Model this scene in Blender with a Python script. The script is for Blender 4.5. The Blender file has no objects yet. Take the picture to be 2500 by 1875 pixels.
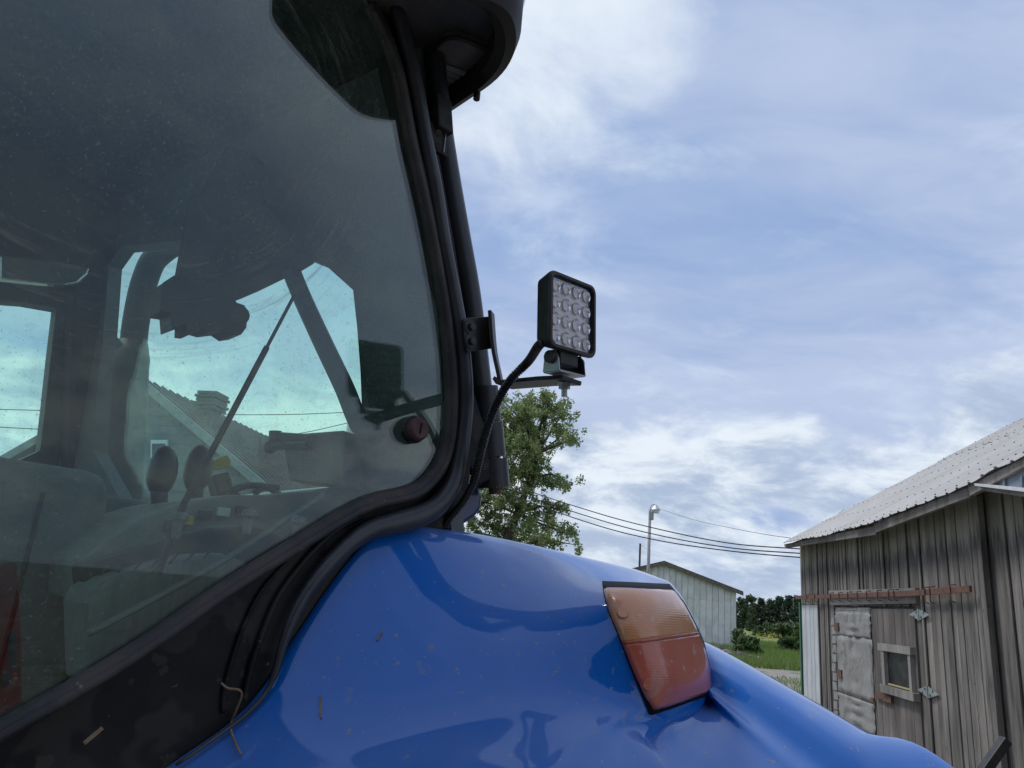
import bpy, bmesh, math, random
import numpy as np
from math import sin, cos, radians, pi, sqrt
from mathutils import Vector, Matrix
from mathutils.bvhtree import BVHTree
from mathutils.geometry import tessellate_polygon
random.seed(7); rng = np.random.default_rng(7)
scene = bpy.context.scene
COL = scene.collection

# ------------------------------------------------------------------ camera
FPX, PITCH, ROLL, H = 1840.0, radians(15.9), radians(4.57), 1.75
def V3(*a): return np.array(a, float)
cf = V3(0, cos(PITCH), sin(PITCH)); r0 = V3(1, 0, 0); u0 = V3(0, -sin(PITCH), cos(PITCH))
cr = r0*cos(ROLL)+u0*sin(ROLL); cu = u0*cos(ROLL)-r0*sin(ROLL)
CAM = V3(0, 0, H); ZA = V3(0, 0, 1)
cam = bpy.data.cameras.new('camera'); camo = bpy.data.objects.new('camera', cam); COL.objects.link(camo)
camo.matrix_world = Matrix(((cr[0], cu[0], -cf[0], 0), (cr[1], cu[1], -cf[1], 0), (cr[2], cu[2], -cf[2], H), (0, 0, 0, 1)))
cam.sensor_width = 36; cam.lens = FPX/2500*36; cam.clip_start = 0.05; cam.clip_end = 3000
scene.camera = camo

def ray(x, y): return cr*(x-1250)/FPX + cu*(937.5-y)/FPX + cf
def unit(a): a = np.asarray(a, float); return a/np.linalg.norm(a)

# ------------------------------------------------------------------ sky and sun
SUN_H, SUN_E = radians(-66), radians(60)
world = bpy.data.worlds.new('World'); scene.world = world; world.use_nodes = True
def build_world():
    nt = world.node_tree; nt.nodes.clear(); N = nt.nodes.new; L = nt.links.new
    def math_(op, a, b=None, c=None):
        n = N('ShaderNodeMath'); n.operation = op
        for i, x in enumerate((a, b, c)):
            if x is None: continue
            if isinstance(x, (int, float)): n.inputs[i].default_value = x
            else: L(x, n.inputs[i])
        return n.outputs[0]
    def ramp(fac, a, b, lo=0., hi=1.):
        n = N('ShaderNodeMapRange'); n.interpolation_type = 'SMOOTHSTEP'
        n.inputs[1].default_value = a; n.inputs[2].default_value = b; n.inputs[3].default_value = lo; n.inputs[4].default_value = hi
        L(fac, n.inputs[0]); return n.outputs[0]
    def mix(f, a, b):
        n = N('ShaderNodeMix'); n.data_type = 'RGBA'
        for i, x in ((0, f), (6, a), (7, b)):
            if isinstance(x, (int, float)): n.inputs[i].default_value = x
            elif isinstance(x, tuple): n.inputs[i].default_value = (*x, 1)
            else: L(x, n.inputs[i])
        return n.outputs[2]
    sky = N('ShaderNodeTexSky'); sky.sky_type = 'NISHITA'; sky.sun_disc = False
    sky.sun_elevation = SUN_E; sky.sun_rotation = SUN_H; sky.air_density = 1.0; sky.dust_density = 1.6; sky.ozone_density = 2.0
    tc = N('ShaderNodeTexCoord'); sep = N('ShaderNodeSeparateXYZ'); L(tc.outputs['Generated'], sep.inputs[0])
    z = math_('MAXIMUM', sep.outputs[2], 0.0)
    zz = math_('ADD', z, 0.16)
    px = math_('DIVIDE', sep.outputs[0], zz); py = math_('DIVIDE', sep.outputs[1], zz)
    comb = N('ShaderNodeCombineXYZ'); L(px, comb.inputs[0]); L(py, comb.inputs[1])
    def noise(scale, det, rough, off, sx=1., sy=1., dist=0., rot=0.):
        m = N('ShaderNodeMapping'); m.inputs[1].default_value = off; m.inputs[3].default_value = (sx, sy, 1); m.inputs[2].default_value = (0, 0, rot)
        L(comb.outputs[0], m.inputs[0])
        n = N('ShaderNodeTexNoise'); n.inputs['Scale'].default_value = scale; n.inputs['Detail'].default_value = det
        n.inputs['Roughness'].default_value = rough; n.inputs['Distortion'].default_value = dist
        L(m.outputs[0], n.inputs[0]); return n.outputs[0]
    veil = noise(1.05, 3, .5, (3.1, 1.7, 0), .75, 1.3, .4, .5)          # high thin veil
    veil2 = noise(3.4, 5, .58, (1.3, 5.2, 0), .65, 1.5, .5, .5)
    v = math_('ADD', math_('MULTIPLY', veil, .68), math_('MULTIPLY', veil2, .32))
    vf = ramp(v, .30, .56, .05, 1.)
    comb_hi = comb; z3 = math_('ADD', z, .34); comb = N('ShaderNodeCombineXYZ'); L(math_('DIVIDE', sep.outputs[0], z3), comb.inputs[0]); L(math_('DIVIDE', sep.outputs[1], z3), comb.inputs[1]); L(math_('MULTIPLY', z, 1.6), comb.inputs[2])
    puff = noise(2.6, 6, .58, (7.7, 2.9, 0), 1., 1., .25)                 # cumulus towards the horizon
    low = ramp(z, .17, .36, .13, -.22)
    pf = ramp(math_('ADD', puff, low), .43, .60)
    shade = ramp(noise(4.4, 6, .62, (7.9, 3.3, 0), .8, 1., .3), .36, .62)
    comb = comb_hi
    wf = ramp(noise(2.3, 6, .6, (4.1, 4.9, 0), .9, 1.1, .3), .50, .78, 0., .9)
    base = mix(.85, sky.outputs[0], (2.85, 4.1, 6.75))
    veilcol = mix(vf, base, (4.5, 5.35, 7.3))
    wispcol = mix(wf, veilcol, (6.0, 7.0, 8.5))
    pcol = mix(shade, (3.9, 4.8, 6.4), (7.7, 8.4, 9.1))
    col = mix(math_('MULTIPLY', pf, .92), wispcol, pcol)
    col = mix(ramp(z, .0, .10, .4, 0.), col, (4.4, 5.4, 6.9))
    c0 = unit(ray(1275, 40)); d2 = N('ShaderNodeVectorMath'); d2.operation = 'DOT_PRODUCT'; L(tc.outputs['Generated'], d2.inputs[0]); d2.inputs[1].default_value = tuple(c0)   # the white cloud beside the cab roof
    cl = ramp(math_('MULTIPLY_ADD', noise(3.6, 6, .6, (2.2, 6.1, 0), 1., 1., .3), .055, d2.outputs['Value']), 1.002, 1.032, 0., .85)
    col = mix(cl, col, (8.0, 8.7, 9.3))
    dt = N('ShaderNodeVectorMath'); dt.operation = 'DOT_PRODUCT'; L(tc.outputs['Generated'], dt.inputs[0])
    dt.inputs[1].default_value = (sin(SUN_H)*cos(SUN_E), cos(SUN_H)*cos(SUN_E), sin(SUN_E))
    glow = math_('POWER', math_('MAXIMUM', dt.outputs['Value'], 0.), 22.)          # thin cloud lights up towards the sun
    vm = N('ShaderNodeVectorMath'); vm.operation = 'SCALE'; L(col, vm.inputs[0]); L(math_('MULTIPLY_ADD', glow, .60, 1.), vm.inputs['Scale']); col = vm.outputs[0]
    bg = N('ShaderNodeBackground'); bg.inputs[1].default_value = 0.1; L(col, bg.inputs[0])
    world.cycles.sampling_method = 'MANUAL'; world.cycles.sample_map_resolution = 256
    out = N('ShaderNodeOutputWorld'); L(bg.outputs[0], out.inputs[0])
build_world()
sun = bpy.data.lights.new('sun', 'SUN'); sun.energy = 2.0; sun.angle = radians(12); sun.color = (1, .95, .88)
suno = bpy.data.objects.new('sun', sun); COL.objects.link(suno)
sdir = V3(sin(SUN_H)*cos(SUN_E), cos(SUN_H)*cos(SUN_E), sin(SUN_E))
suno.rotation_euler = Vector(sdir).to_track_quat('Z', 'Y').to_euler(); suno.location = (0, 0, 30)
scene.view_settings.view_transform = 'Standard'; scene.view_settings.look = 'None'
scene.view_settings.exposure = 0.12; scene.view_settings.gamma = 1.0
scene.cycles.max_bounces = 10; scene.cycles.transparent_max_bounces = 16

# ------------------------------------------------------------------ pixel and frame helpers
LAT = radians(47)                                   # the tractor's lateral axis, clockwise from the view
TU = V3(sin(LAT), cos(LAT), 0); TV = V3(cos(LAT), -sin(LAT), 0)       # right and rearward of the tractor
def at(x, y, d): return CAM + ray(x, y)*d
def onplane(x, y, p, n): d = ray(x, y); return CAM + d*(np.dot(p-CAM, n)/np.dot(d, n))
def onv(x, y, v): d = ray(x, y); return CAM + d*(v/np.dot(d, TV))
def onu(x, y, u): d = ray(x, y); return CAM + d*(u/np.dot(d, TU))
def onz(x, y, z): d = ray(x, y); return CAM + d*((z-H)/d[2])
def T(u, v, z): return TU*u + TV*v + ZA*z
def hd(deg): return V3(sin(radians(deg)), cos(radians(deg)), 0)

# ------------------------------------------------------------------ materials
def mat(name, base, rough=.5, metal=0., col2=None, scale=8., detail=6., lo=.4, hi=.6, stretch=(1, 1, 1), bump=0., bscale=40., coat=0.,
        spec=.5, trans=0., rand=0., specks=None, coord='Object', rough2=None, island=False):
    m = bpy.data.materials.new(name); m.use_nodes = True; nt = m.node_tree; b = nt.nodes['Principled BSDF']
    N = nt.nodes.new; L = nt.links.new
    b.inputs['Roughness'].default_value = rough; b.inputs['Metallic'].default_value = metal
    b.inputs['Coat Weight'].default_value = coat; b.inputs['Coat Roughness'].default_value = .04
    b.inputs['Specular IOR Level'].default_value = spec; b.inputs['Transmission Weight'].default_value = trans
    b.inputs['Base Color'].default_value = (*base, 1)
    tc = N('ShaderNodeTexCoord'); mp = N('ShaderNodeMapping'); mp.inputs[3].default_value = stretch; L(tc.outputs[coord], mp.inputs[0])
    src = mp.outputs[0]
    if rand or island:
        oi = N('ShaderNodeNewGeometry') if island else N('ShaderNodeObjectInfo')
        rnd = oi.outputs['Random Per Island'] if island else oi.outputs['Random']
        if not island:
            va = N('ShaderNodeVectorMath'); va.operation = 'ADD'; ms = N('ShaderNodeMath'); ms.operation = 'MULTIPLY'; ms.inputs[1].default_value = 37.
            L(rnd, ms.inputs[0]); L(src, va.inputs[0]); L(ms.outputs[0], va.inputs[1]); src = va.outputs[0]
    colout = None
    def noise(sc, det=detail, r=.6):
        n = N('ShaderNodeTexNoise'); n.inputs['Scale'].default_value = sc; n.inputs['Detail'].default_value = det; n.inputs['Roughness'].default_value = r
        L(src, n.inputs[0]); return n.outputs[0]
    def mr(x, a, c, d=0., e=1.):
        n = N('ShaderNodeMapRange'); n.inputs[1].default_value = a; n.inputs[2].default_value = c; n.inputs[3].default_value = d; n.inputs[4].default_value = e; L(x, n.inputs[0]); return n.outputs[0]
    def mix(f, a, c):
        n = N('ShaderNodeMix'); n.data_type = 'RGBA'
        L(f, n.inputs[0])
        for i, x in ((6, a), (7, c)):
            if isinstance(x, tuple): n.inputs[i].default_value = (*x, 1)
            else: L(x, n.inputs[i])
        return n.outputs[2]
    if col2 is not None:
        f = mr(noise(scale), lo, hi); colout = mix(f, tuple(base), tuple(col2))
        if rough2 is not None: L(mr(f, 0, 1, rough, rough2), b.inputs['Roughness'])
    if specks:
        for (sc, th, c, amt) in specks:
            f = mr(noise(sc, 3), th, th+.03, 0, amt); colout = mix(f, colout if colout else tuple(base), tuple(c))
    if rand or island:
        hs = N('ShaderNodeHueSaturation'); L(mr(rnd, 0, 1, 1-rand, 1+rand), hs.inputs['Value'])
        if colout: L(colout, hs.inputs['Color'])
        else: hs.inputs['Color'].default_value = (*base, 1)
        colout = hs.outputs[0]
    if colout: L(colout, b.inputs['Base Color'])
    if bump:
        bp = N('ShaderNodeBump'); bp.inputs['Strength'].default_value = bump; bp.inputs['Distance'].default_value = .02
        L(noise(bscale, 5), bp.inputs['Height']); L(bp.outputs[0], b.inputs['Normal'])
    return m

M = {}
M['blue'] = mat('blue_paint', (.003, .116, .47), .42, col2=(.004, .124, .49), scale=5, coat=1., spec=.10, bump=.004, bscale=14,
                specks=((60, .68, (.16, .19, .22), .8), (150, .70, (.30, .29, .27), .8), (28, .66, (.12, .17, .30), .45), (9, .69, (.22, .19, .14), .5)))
M['black'] = mat('black_plastic', (.0035, .004, .0055), .55, spec=.25, col2=(.012, .0115, .012), scale=9, bump=.03, bscale=90, specks=((70, .72, (.16, .14, .11), .7), (180, .70, (.10, .09, .08), .6), (7, .52, (.030, .027, .025), .75), (24, .62, (.055, .048, .042), .5)))
M['rubber'] = mat('dusty_rubber', (.020, .020, .023), .62, col2=(.055, .046, .042), scale=14, bump=.08, bscale=60, specks=((45, .66, (.12, .09, .07), .6), (110, .70, (.22, .18, .14), .7)))
M['frame'] = mat('frame_rubber', (.022, .025, .032), .38, col2=(.04, .042, .048), scale=18, bump=.04, bscale=80, specks=((90, .70, (.10, .09, .08), .6),))
M['pillar'] = mat('pillar_paint', (.014, .016, .021), .40, col2=(.026, .027, .032), scale=12, bump=.05, bscale=120)
M['steel_black'] = mat('black_steel', (.018, .018, .020), .45, col2=(.035, .032, .03), scale=30, bump=.04, bscale=150)
M['zinc'] = mat('zinc', (.46, .46, .47), .38, .8, col2=(.33, .33, .34), scale=25)
M['roofblack'] = mat('roof_underside', (.045, .046, .050), .55, col2=(.08, .075, .07), scale=10, bump=.06, bscale=60, specks=((60, .64, (.10, .085, .07), .6), (160, .68, (.16, .14, .12), .6)))
M['interior'] = mat('cab_trim', (.095, .110, .116), .7, col2=(.115, .13, .136), scale=12, bump=.1, bscale=200)
M['headliner'] = mat('headliner', (.014, .018, .024), .9, col2=(.022, .027, .034), scale=6)
M['darktrim'] = mat('dark_trim', (.012, .013, .015), .6, col2=(.022, .022, .024), scale=15)
M['browntrim'] = mat('brown_trim', (.030, .022, .022), .7, col2=(.045, .035, .034), scale=9)
M['seat'] = mat('seat_fabric', (.115, .125, .13), .85, col2=(.145, .155, .16), scale=18, bump=.12, bscale=300)
M['console'] = mat('console_plastic', (.20, .21, .205), .6, col2=(.155, .165, .16), scale=8, bump=.05, bscale=250)
M['panelgrey'] = mat('grey_panel', (.16, .17, .165), .7, col2=(.12, .13, .13), scale=6, stretch=(30, 30, 1))
M['bargrey'] = mat('grab_bar', (.085, .095, .10), .5, col2=(.11, .12, .125), scale=20)
M['lever'] = mat('lever_black', (.012, .013, .014), .35)
M['yellow'] = mat('yellow_plastic', (.55, .38, .02), .5)
M['redpost'] = mat('red_steel', (.62, .045, .030), .5, col2=(.45, .05, .04), scale=9, bump=.05)
M['exhaust'] = mat('exhaust', (.018, .02, .02), .7, .0, col2=(.035, .033, .03), scale=14, bump=.1)
M['knobred'] = mat('latch_red', (.060, .022, .020), .5, col2=(.09, .04, .035), scale=40)
M['cable'] = mat('conduit', (.010, .010, .012), .38)
M['lamp'] = mat('lamp_housing', (.012, .012, .014), .5, col2=(.02, .02, .022), scale=60, bump=.05, bscale=300)
M['tyre'] = mat('tyre', (.018, .018, .018), .8, col2=(.05, .045, .04), scale=7, bump=.2)
M['straw'] = mat('straw', (.28, .20, .12), .8, col2=(.18, .12, .07), scale=60)

def wood_mat(name, a, b_, dark, tint=None):
    m = bpy.data.materials.new(name); m.use_nodes = True; nt = m.node_tree; b = nt.nodes['Principled BSDF']; N = nt.nodes.new; L = nt.links.new
    b.inputs['Roughness'].default_value = .85; b.inputs['Specular IOR Level'].default_value = .2
    tc = N('ShaderNodeTexCoord'); oi = N('ShaderNodeObjectInfo')
    ms = N('ShaderNodeMath'); ms.operation = 'MULTIPLY'; ms.inputs[1].default_value = 53.; L(oi.outputs['Random'], ms.inputs[0])
    va = N('ShaderNodeVectorMath'); va.operation = 'ADD'; L(tc.outputs['Object'], va.inputs[0]); L(ms.outputs[0], va.inputs[1])
    def nz(stretch, sc, det=6, r=.6, src=None, dist=0.):
        mp = N('ShaderNodeMapping'); mp.inputs[3].default_value = stretch; L(src or va.outputs[0], mp.inputs[0])
        n = N('ShaderNodeTexNoise'); n.inputs['Scale'].default_value = sc; n.inputs['Detail'].default_value = det; n.inputs['Roughness'].default_value = r; n.inputs['Distortion'].default_value = dist
        L(mp.outputs[0], n.inputs[0]); return n.outputs[0]
    def mr(x, p, q, d=0., e=1.):
        n = N('ShaderNodeMapRange'); n.inputs[1].default_value = p; n.inputs[2].default_value = q; n.inputs[3].default_value = d; n.inputs[4].default_value = e; L(x, n.inputs[0]); return n.outputs[0]
    def mix(f, x, y):
        n = N('ShaderNodeMix'); n.data_type = 'RGBA'; L(f, n.inputs[0])
        for i, k in ((6, x), (7, y)):
            if isinstance(k, tuple): n.inputs[i].default_value = (*k, 1)
            else: L(k, n.inputs[i])
        return n.outputs[2]
    grain = nz((22, 22, .8), 3.2, 8, .7)
    blot = nz((5, 5, .9), 1.3, 5, .6)
    c = mix(mr(grain, .34, .66), a, b_)
    c = mix(mr(blot, .46, .70, 0, .8), c, dark)
    pale = nz((26, 26, 1.1), 2.0, 5, .6)
    c = mix(mr(pale, .64, .74, 0, .6), c, (.40, .39, .37))
    knots = nz((6, 6, 3), 3.0, 2, .5)
    c = mix(mr(knots, .70, .76, 0, .7), c, (.05, .045, .04))
    big = nz((1, 1, .55), .75, 6, .65, tc.outputs['Object'], .6)
    c = mix(mr(big, .44, .66, 0, .62), c, dark)
    wash = nz((1.6, 1.6, .35), 1.1, 5, .6, tc.outputs['Object'], .3)
    c = mix(mr(wash, .54, .72, 0, .32), c, (.34, .315, .28))
    if tint:
        tz, tcol = tint
        sp = N('ShaderNodeSeparateXYZ'); L(tc.outputs['Object'], sp.inputs[0])
        drip = nz((7, 7, .35), 2.2, 6, .7)
        s = N('ShaderNodeMath'); s.operation = 'MULTIPLY_ADD'; L(drip, s.inputs[0]); s.inputs[1].default_value = .9; L(sp.outputs[2], s.inputs[2])
        c = mix(mr(s.outputs[0], tz+.02, tz+.36, 0, .7), c, dark)
        c = mix(mr(s.outputs[0], tz+.38, tz+.50, 0, .85), c, tcol)
    hs = N('ShaderNodeHueSaturation'); L(mr(oi.outputs['Random'], 0, 1, .72, 1.28), hs.inputs['Value']); L(c, hs.inputs['Color'])
    L(hs.outputs[0], b.inputs['Base Color'])
    bp = N('ShaderNodeBump'); bp.inputs['Strength'].default_value = .5; bp.inputs['Distance'].default_value = .012; L(grain, bp.inputs['Height']); L(bp.outputs[0], b.inputs['Normal'])
    return m
M['plank'] = wood_mat('weathered_plank', (.29, .27, .245), (.155, .143, .128), (.055, .051, .047), (2.62, (.225, .22, .175)))
M['door_wood'] = wood_mat('door_wood', (.29, .265, .24), (.165, .15, .137), (.07, .062, .057))
M['trim_wood'] = wood_mat('trim_wood', (.50, .47, .43), (.34, .32, .295), (.17, .16, .15))
M['fascia'] = wood_mat('fascia_wood', (.28, .26, .235), (.16, .148, .136), (.07, .064, .058))
M['roofmetal'] = mat('roof_metal', (.46, .45, .43), .55, .0, col2=(.38, .37, .35), scale=2.2, detail=8, lo=.35, hi=.7, rand=.06, bump=.05, bscale=6)
M['screw'] = mat('screw', (.05, .045, .04), .6)
M['tin'] = mat('tin_cladding', (.33, .325, .31), .55, .15, col2=(.21, .205, .195), scale=4, lo=.3, hi=.7, bump=.35, bscale=9, specks=((8, .66, (.42, .38, .29), .6), (3.5, .56, (.13, .125, .115), .6), (20, .64, (.09, .085, .08), .5)))
M['tinpanel'] = mat('grey_tin', (.52, .54, .55), .5, .0, col2=(.44, .46, .47), scale=3, rand=.05, bump=.03, bscale=5)
M['greentrim'] = mat('green_trim', (.02, .12, .06), .5)
M['darktin'] = mat('dark_tin', (.19, .225, .27), .5, .1, col2=(.14, .17, .21), scale=3)
M['rust'] = mat('rust', (.16, .075, .05), .8, col2=(.09, .05, .04), scale=18, bump=.2)
M['galv'] = mat('galvanised', (.32, .36, .35), .5, .3, col2=(.24, .28, .27), scale=12)
M['white'] = mat('white_paint', (.70, .72, .72), .5, col2=(.55, .57, .57), scale=7)
M['shed'] = mat('shed_siding', (.70, .70, .70), .6, .0, col2=(.56, .56, .555), scale=1.6, detail=8, rand=.05)
M['shedtrim'] = mat('shed_trim', (.10, .085, .075), .8, col2=(.16, .13, .11), scale=6)
M['siding'] = mat('dark_siding', (.080, .095, .105), .7, col2=(.105, .12, .13), scale=3, rand=.06)
M['greytrim'] = mat('grey_trim', (.24, .26, .27), .6, col2=(.18, .20, .21), scale=4)
M['redroof'] = mat('red_roof', (.155, .105, .105), .6, col2=(.12, .085, .085), scale=2, bump=.05)
M['brick'] = mat('chimney_brick', (.11, .085, .075), .85, col2=(.16, .12, .10), scale=9, rand=.15)
M['bark'] = mat('bark', (.10, .085, .065), .95, col2=(.05, .042, .035), scale=9, stretch=(4, 4, 1), bump=.5, bscale=20)
M['wire'] = mat('wire', (.012, .012, .013), .6)
M['polegrey'] = mat('pole', (.36, .37, .37), .7, col2=(.26, .26, .25), scale=5, stretch=(4, 4, .5))
M['lampmetal'] = mat('lamp_metal', (.55, .56, .57), .4, .5)
M['soil'] = mat('soil', (.04, .034, .028), .95, col2=(.075, .065, .052), scale=6, bump=.6, bscale=12)
M['glassdark'] = mat('window_glass', (.012, .014, .014), .45, spec=.25, col2=(.045, .045, .042), scale=8, lo=.45, hi=.7)
M['putty'] = mat('putty', (.38, .33, .17), .8)
M['flower'] = mat('yellow_flower', (.38, .34, .05), .7)

def leaf_mat(name, c, var=.35, trans=.35):
    m = bpy.data.materials.new(name); m.use_nodes = True; nt = m.node_tree; N = nt.nodes.new; L = nt.links.new
    b = nt.nodes['Principled BSDF']; out = nt.nodes['Material Output']
    g = N('ShaderNodeNewGeometry'); hs = N('ShaderNodeHueSaturation'); hs.inputs['Color'].default_value = (*c, 1)
    a = N('ShaderNodeMapRange'); a.inputs[3].default_value = 1-var; a.inputs[4].default_value = 1+var; L(g.outputs['Random Per Island'], a.inputs[0]); L(a.outputs[0], hs.inputs['Value'])
    mm = N('ShaderNodeMath'); mm.operation = 'FRACT'; m2 = N('ShaderNodeMath'); m2.operation = 'MULTIPLY'; m2.inputs[1].default_value = 17.; L(g.outputs['Random Per Island'], m2.inputs[0]); L(m2.outputs[0], mm.inputs[0])
    h = N('ShaderNodeMapRange'); h.inputs[3].default_value = .475; h.inputs[4].default_value = .52; L(mm.outputs[0], h.inputs[0]); L(h.outputs[0], hs.inputs['Hue'])
    L(hs.outputs[0], b.inputs['Base Color']); b.inputs['Roughness'].default_value = .5
    t = N('ShaderNodeBsdfTranslucent'); L(hs.outputs[0], t.inputs[0]); mx = N('ShaderNodeMixShader'); mx.inputs[0].default_value = trans
    L(b.outputs[0], mx.inputs[1]); L(t.outputs[0], mx.inputs[2]); L(mx.outputs[0], out.inputs[0]); return m
M['leaf'] = leaf_mat('poplar_leaf', (.25, .32, .13), .5, .55)
M['pine'] = leaf_mat('pine_needles', (.045, .075, .040), .35, .2)
M['broad'] = leaf_mat('far_leaf', (.06, .095, .04), .35, .25)
M['bush'] = leaf_mat('bush_leaf', (.08, .13, .045), .4, .35)
M['grass'] = leaf_mat('grass_blade', (.17, .25, .06), .35, .4)

def pane_mat(name, tint, dust=0., wiper=None, refl0=.032, power=1.6, gain=.52):
    m = bpy.data.materials.new(name); m.use_nodes = True; nt = m.node_tree; nt.nodes.clear(); N = nt.nodes.new; L = nt.links.new
    lw = N('ShaderNodeLayerWeight'); lw.inputs[0].default_value = .5
    pw = N('ShaderNodeMath'); pw.operation = 'POWER'; L(lw.outputs['Facing'], pw.inputs[0]); pw.inputs[1].default_value = power
    sc = N('ShaderNodeMath'); sc.operation = 'MULTIPLY_ADD'; L(pw.outputs[0], sc.inputs[0]); sc.inputs[1].default_value = gain; sc.inputs[2].default_value = refl0
    tr = N('ShaderNodeBsdfTransparent'); tr.inputs[0].default_value = (*tint, 1)
    gl = N('ShaderNodeBsdfGlossy'); gl.inputs['Roughness'].default_value = .012
    mx = N('ShaderNodeMixShader'); L(sc.outputs[0], mx.inputs[0]); L(tr.outputs[0], mx.inputs[1]); L(gl.outputs[0], mx.inputs[2])
    cur = mx.outputs[0]
    if dust:
        tc = N('ShaderNodeTexCoord')
        def nz(s, d=4, src=None, stretch=None):
            n = N('ShaderNodeTexNoise'); n.inputs['Scale'].default_value = s; n.inputs['Detail'].default_value = d; n.inputs['Roughness'].default_value = .65
            L(src or tc.outputs['Object'], n.inputs[0]); return n.outputs[0]
        def mr(x, a, b, c=0., d=1.):
            n = N('ShaderNodeMapRange'); n.inputs[1].default_value = a; n.inputs[2].default_value = b; n.inputs[3].default_value = c; n.inputs[4].default_value = d; L(x, n.inputs[0]); return n.outputs[0]
        def add(a, b, op='ADD'):
            n = N('ShaderNodeMath'); n.operation = op
            for i, k in enumerate((a, b)):
                if isinstance(k, float): n.inputs[i].default_value = k
                else: L(k, n.inputs[i])
            return n.outputs[0]
        f = add(mr(nz(5, 6), .30, .75, .05*dust, .28*dust), mr(nz(95, 3), .58, .70, 0, 1.8*dust))
        f = add(f, mr(nz(42, 5), .54, .74, 0, .9*dust))
        f = add(f, mr(nz(210, 2), .665, .71, 0, 6.*dust))
        if wiper is not None:
            piv, uu, vv, rr = wiper
            sub = N('ShaderNodeVectorMath'); sub.operation = 'SUBTRACT'; L(tc.outputs['Object'], sub.inputs[0]); sub.inputs[1].default_value = piv
            def dot(a):
                d = N('ShaderNodeVectorMath'); d.operation = 'DOT_PRODUCT'; L(sub.outputs[0], d.inputs[0]); d.inputs[1].default_value = a; return d.outputs['Value']
            a, b = dot(uu), dot(vv)
            rad = N('ShaderNodeMath'); rad.operation = 'SQRT'; L(add(add(a, a, 'MULTIPLY'), add(b, b, 'MULTIPLY')), rad.inputs[0])
            ang = N('ShaderNodeMath'); ang.operation = 'ARCTAN2'; L(b, ang.inputs[0]); L(a, ang.inputs[1])
            cb = N('ShaderNodeCombineXYZ'); L(add(rad.outputs[0], 130., 'MULTIPLY'), cb.inputs[0]); L(add(ang.outputs[0], 2.0, 'MULTIPLY'), cb.inputs[1])
            st = mr(nz(1.0, 5, cb.outputs[0]), .54, .70, 0, 4.5*dust)
            band = add(mr(rad.outputs[0], rr[0], rr[1]), mr(rad.outputs[0], rr[2], rr[3], 1., 0.), 'MULTIPLY')
            f = add(f, add(st, band, 'MULTIPLY'))
        f = add(f, .85, 'MINIMUM')
        df = N('ShaderNodeBsdfDiffuse'); df.inputs[0].default_value = (.34, .34, .31, 1)
        tl = N('ShaderNodeBsdfTranslucent'); tl.inputs[0].default_value = (.30, .33, .31, 1)
        dm = N('ShaderNodeMixShader'); dm.inputs[0].default_value = .12; L(df.outputs[0], dm.inputs[1]); L(tl.outputs[0], dm.inputs[2])
        m3 = N('ShaderNodeMixShader'); L(f, m3.inputs[0]); L(cur, m3.inputs[1]); L(dm.outputs[0], m3.inputs[2]); cur = m3.outputs[0]
    o = N('ShaderNodeOutputMaterial'); L(cur, o.inputs[0]); return m

# ------------------------------------------------------------------ mesh helpers
ORIG = {}
def link(name, me, parent, mt, smooth, bevel=0., solid=0.):
    o = bpy.data.objects.new(name, me); COL.objects.link(o)
    if mt is not None: me.materials.append(M[mt] if isinstance(mt, str) else mt)
    if smooth:
        me.polygons.foreach_set('use_smooth', [True]*len(me.polygons))
    if parent is not None: o.parent = parent
    if solid:
        s = o.modifiers.new('solid', 'SOLIDIFY'); s.thickness = solid; s.offset = -1
    if bevel:
        b = o.modifiers.new('bevel', 'BEVEL'); b.width = bevel; b.segments = 3; b.limit_method = 'ANGLE'; b.angle_limit = radians(40); b.harden_normals = False
    return o
def mesh(name, verts, faces, mt, parent=None, smooth=False, bevel=0., solid=0., origin=None, fix=True, sharp=None):
    org = V3(0, 0, 0)
    if parent is not None: org = ORIG[parent.name]
    elif origin is not None: org = np.asarray(origin, float)
    me = bpy.data.meshes.new(name)
    v = np.asarray(verts, float) - org
    me.from_pydata(v.tolist(), [], [tuple(int(i) for i in f) for f in faces])
    if fix:
        bm = bmesh.new(); bm.from_mesh(me); bmesh.ops.recalc_face_normals(bm, faces=bm.faces); bm.to_mesh(me); bm.free()
    if sharp is not None:
        try: me.set_sharp_from_angle(angle=radians(sharp)); smooth = True
        except Exception: pass
    o = link(name, me, parent, mt, smooth, bevel, solid)
    if parent is None: o.location = org.tolist()
    ORIG[o.name] = org
    return o
def thing(name, loc, label, cat, group=None):
    o = bpy.data.objects.new(name, None); COL.objects.link(o); o.location = [float(x) for x in loc]; o.empty_display_size = .1
    ORIG[o.name] = np.asarray(loc, float); tag(o, label, cat, group); return o
def tag(o, label=None, cat=None, group=None, kind=None):
    if label: o['label'] = label
    if cat: o['category'] = cat
    if group: o['group'] = group
    if kind: o['kind'] = kind
    return o
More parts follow.
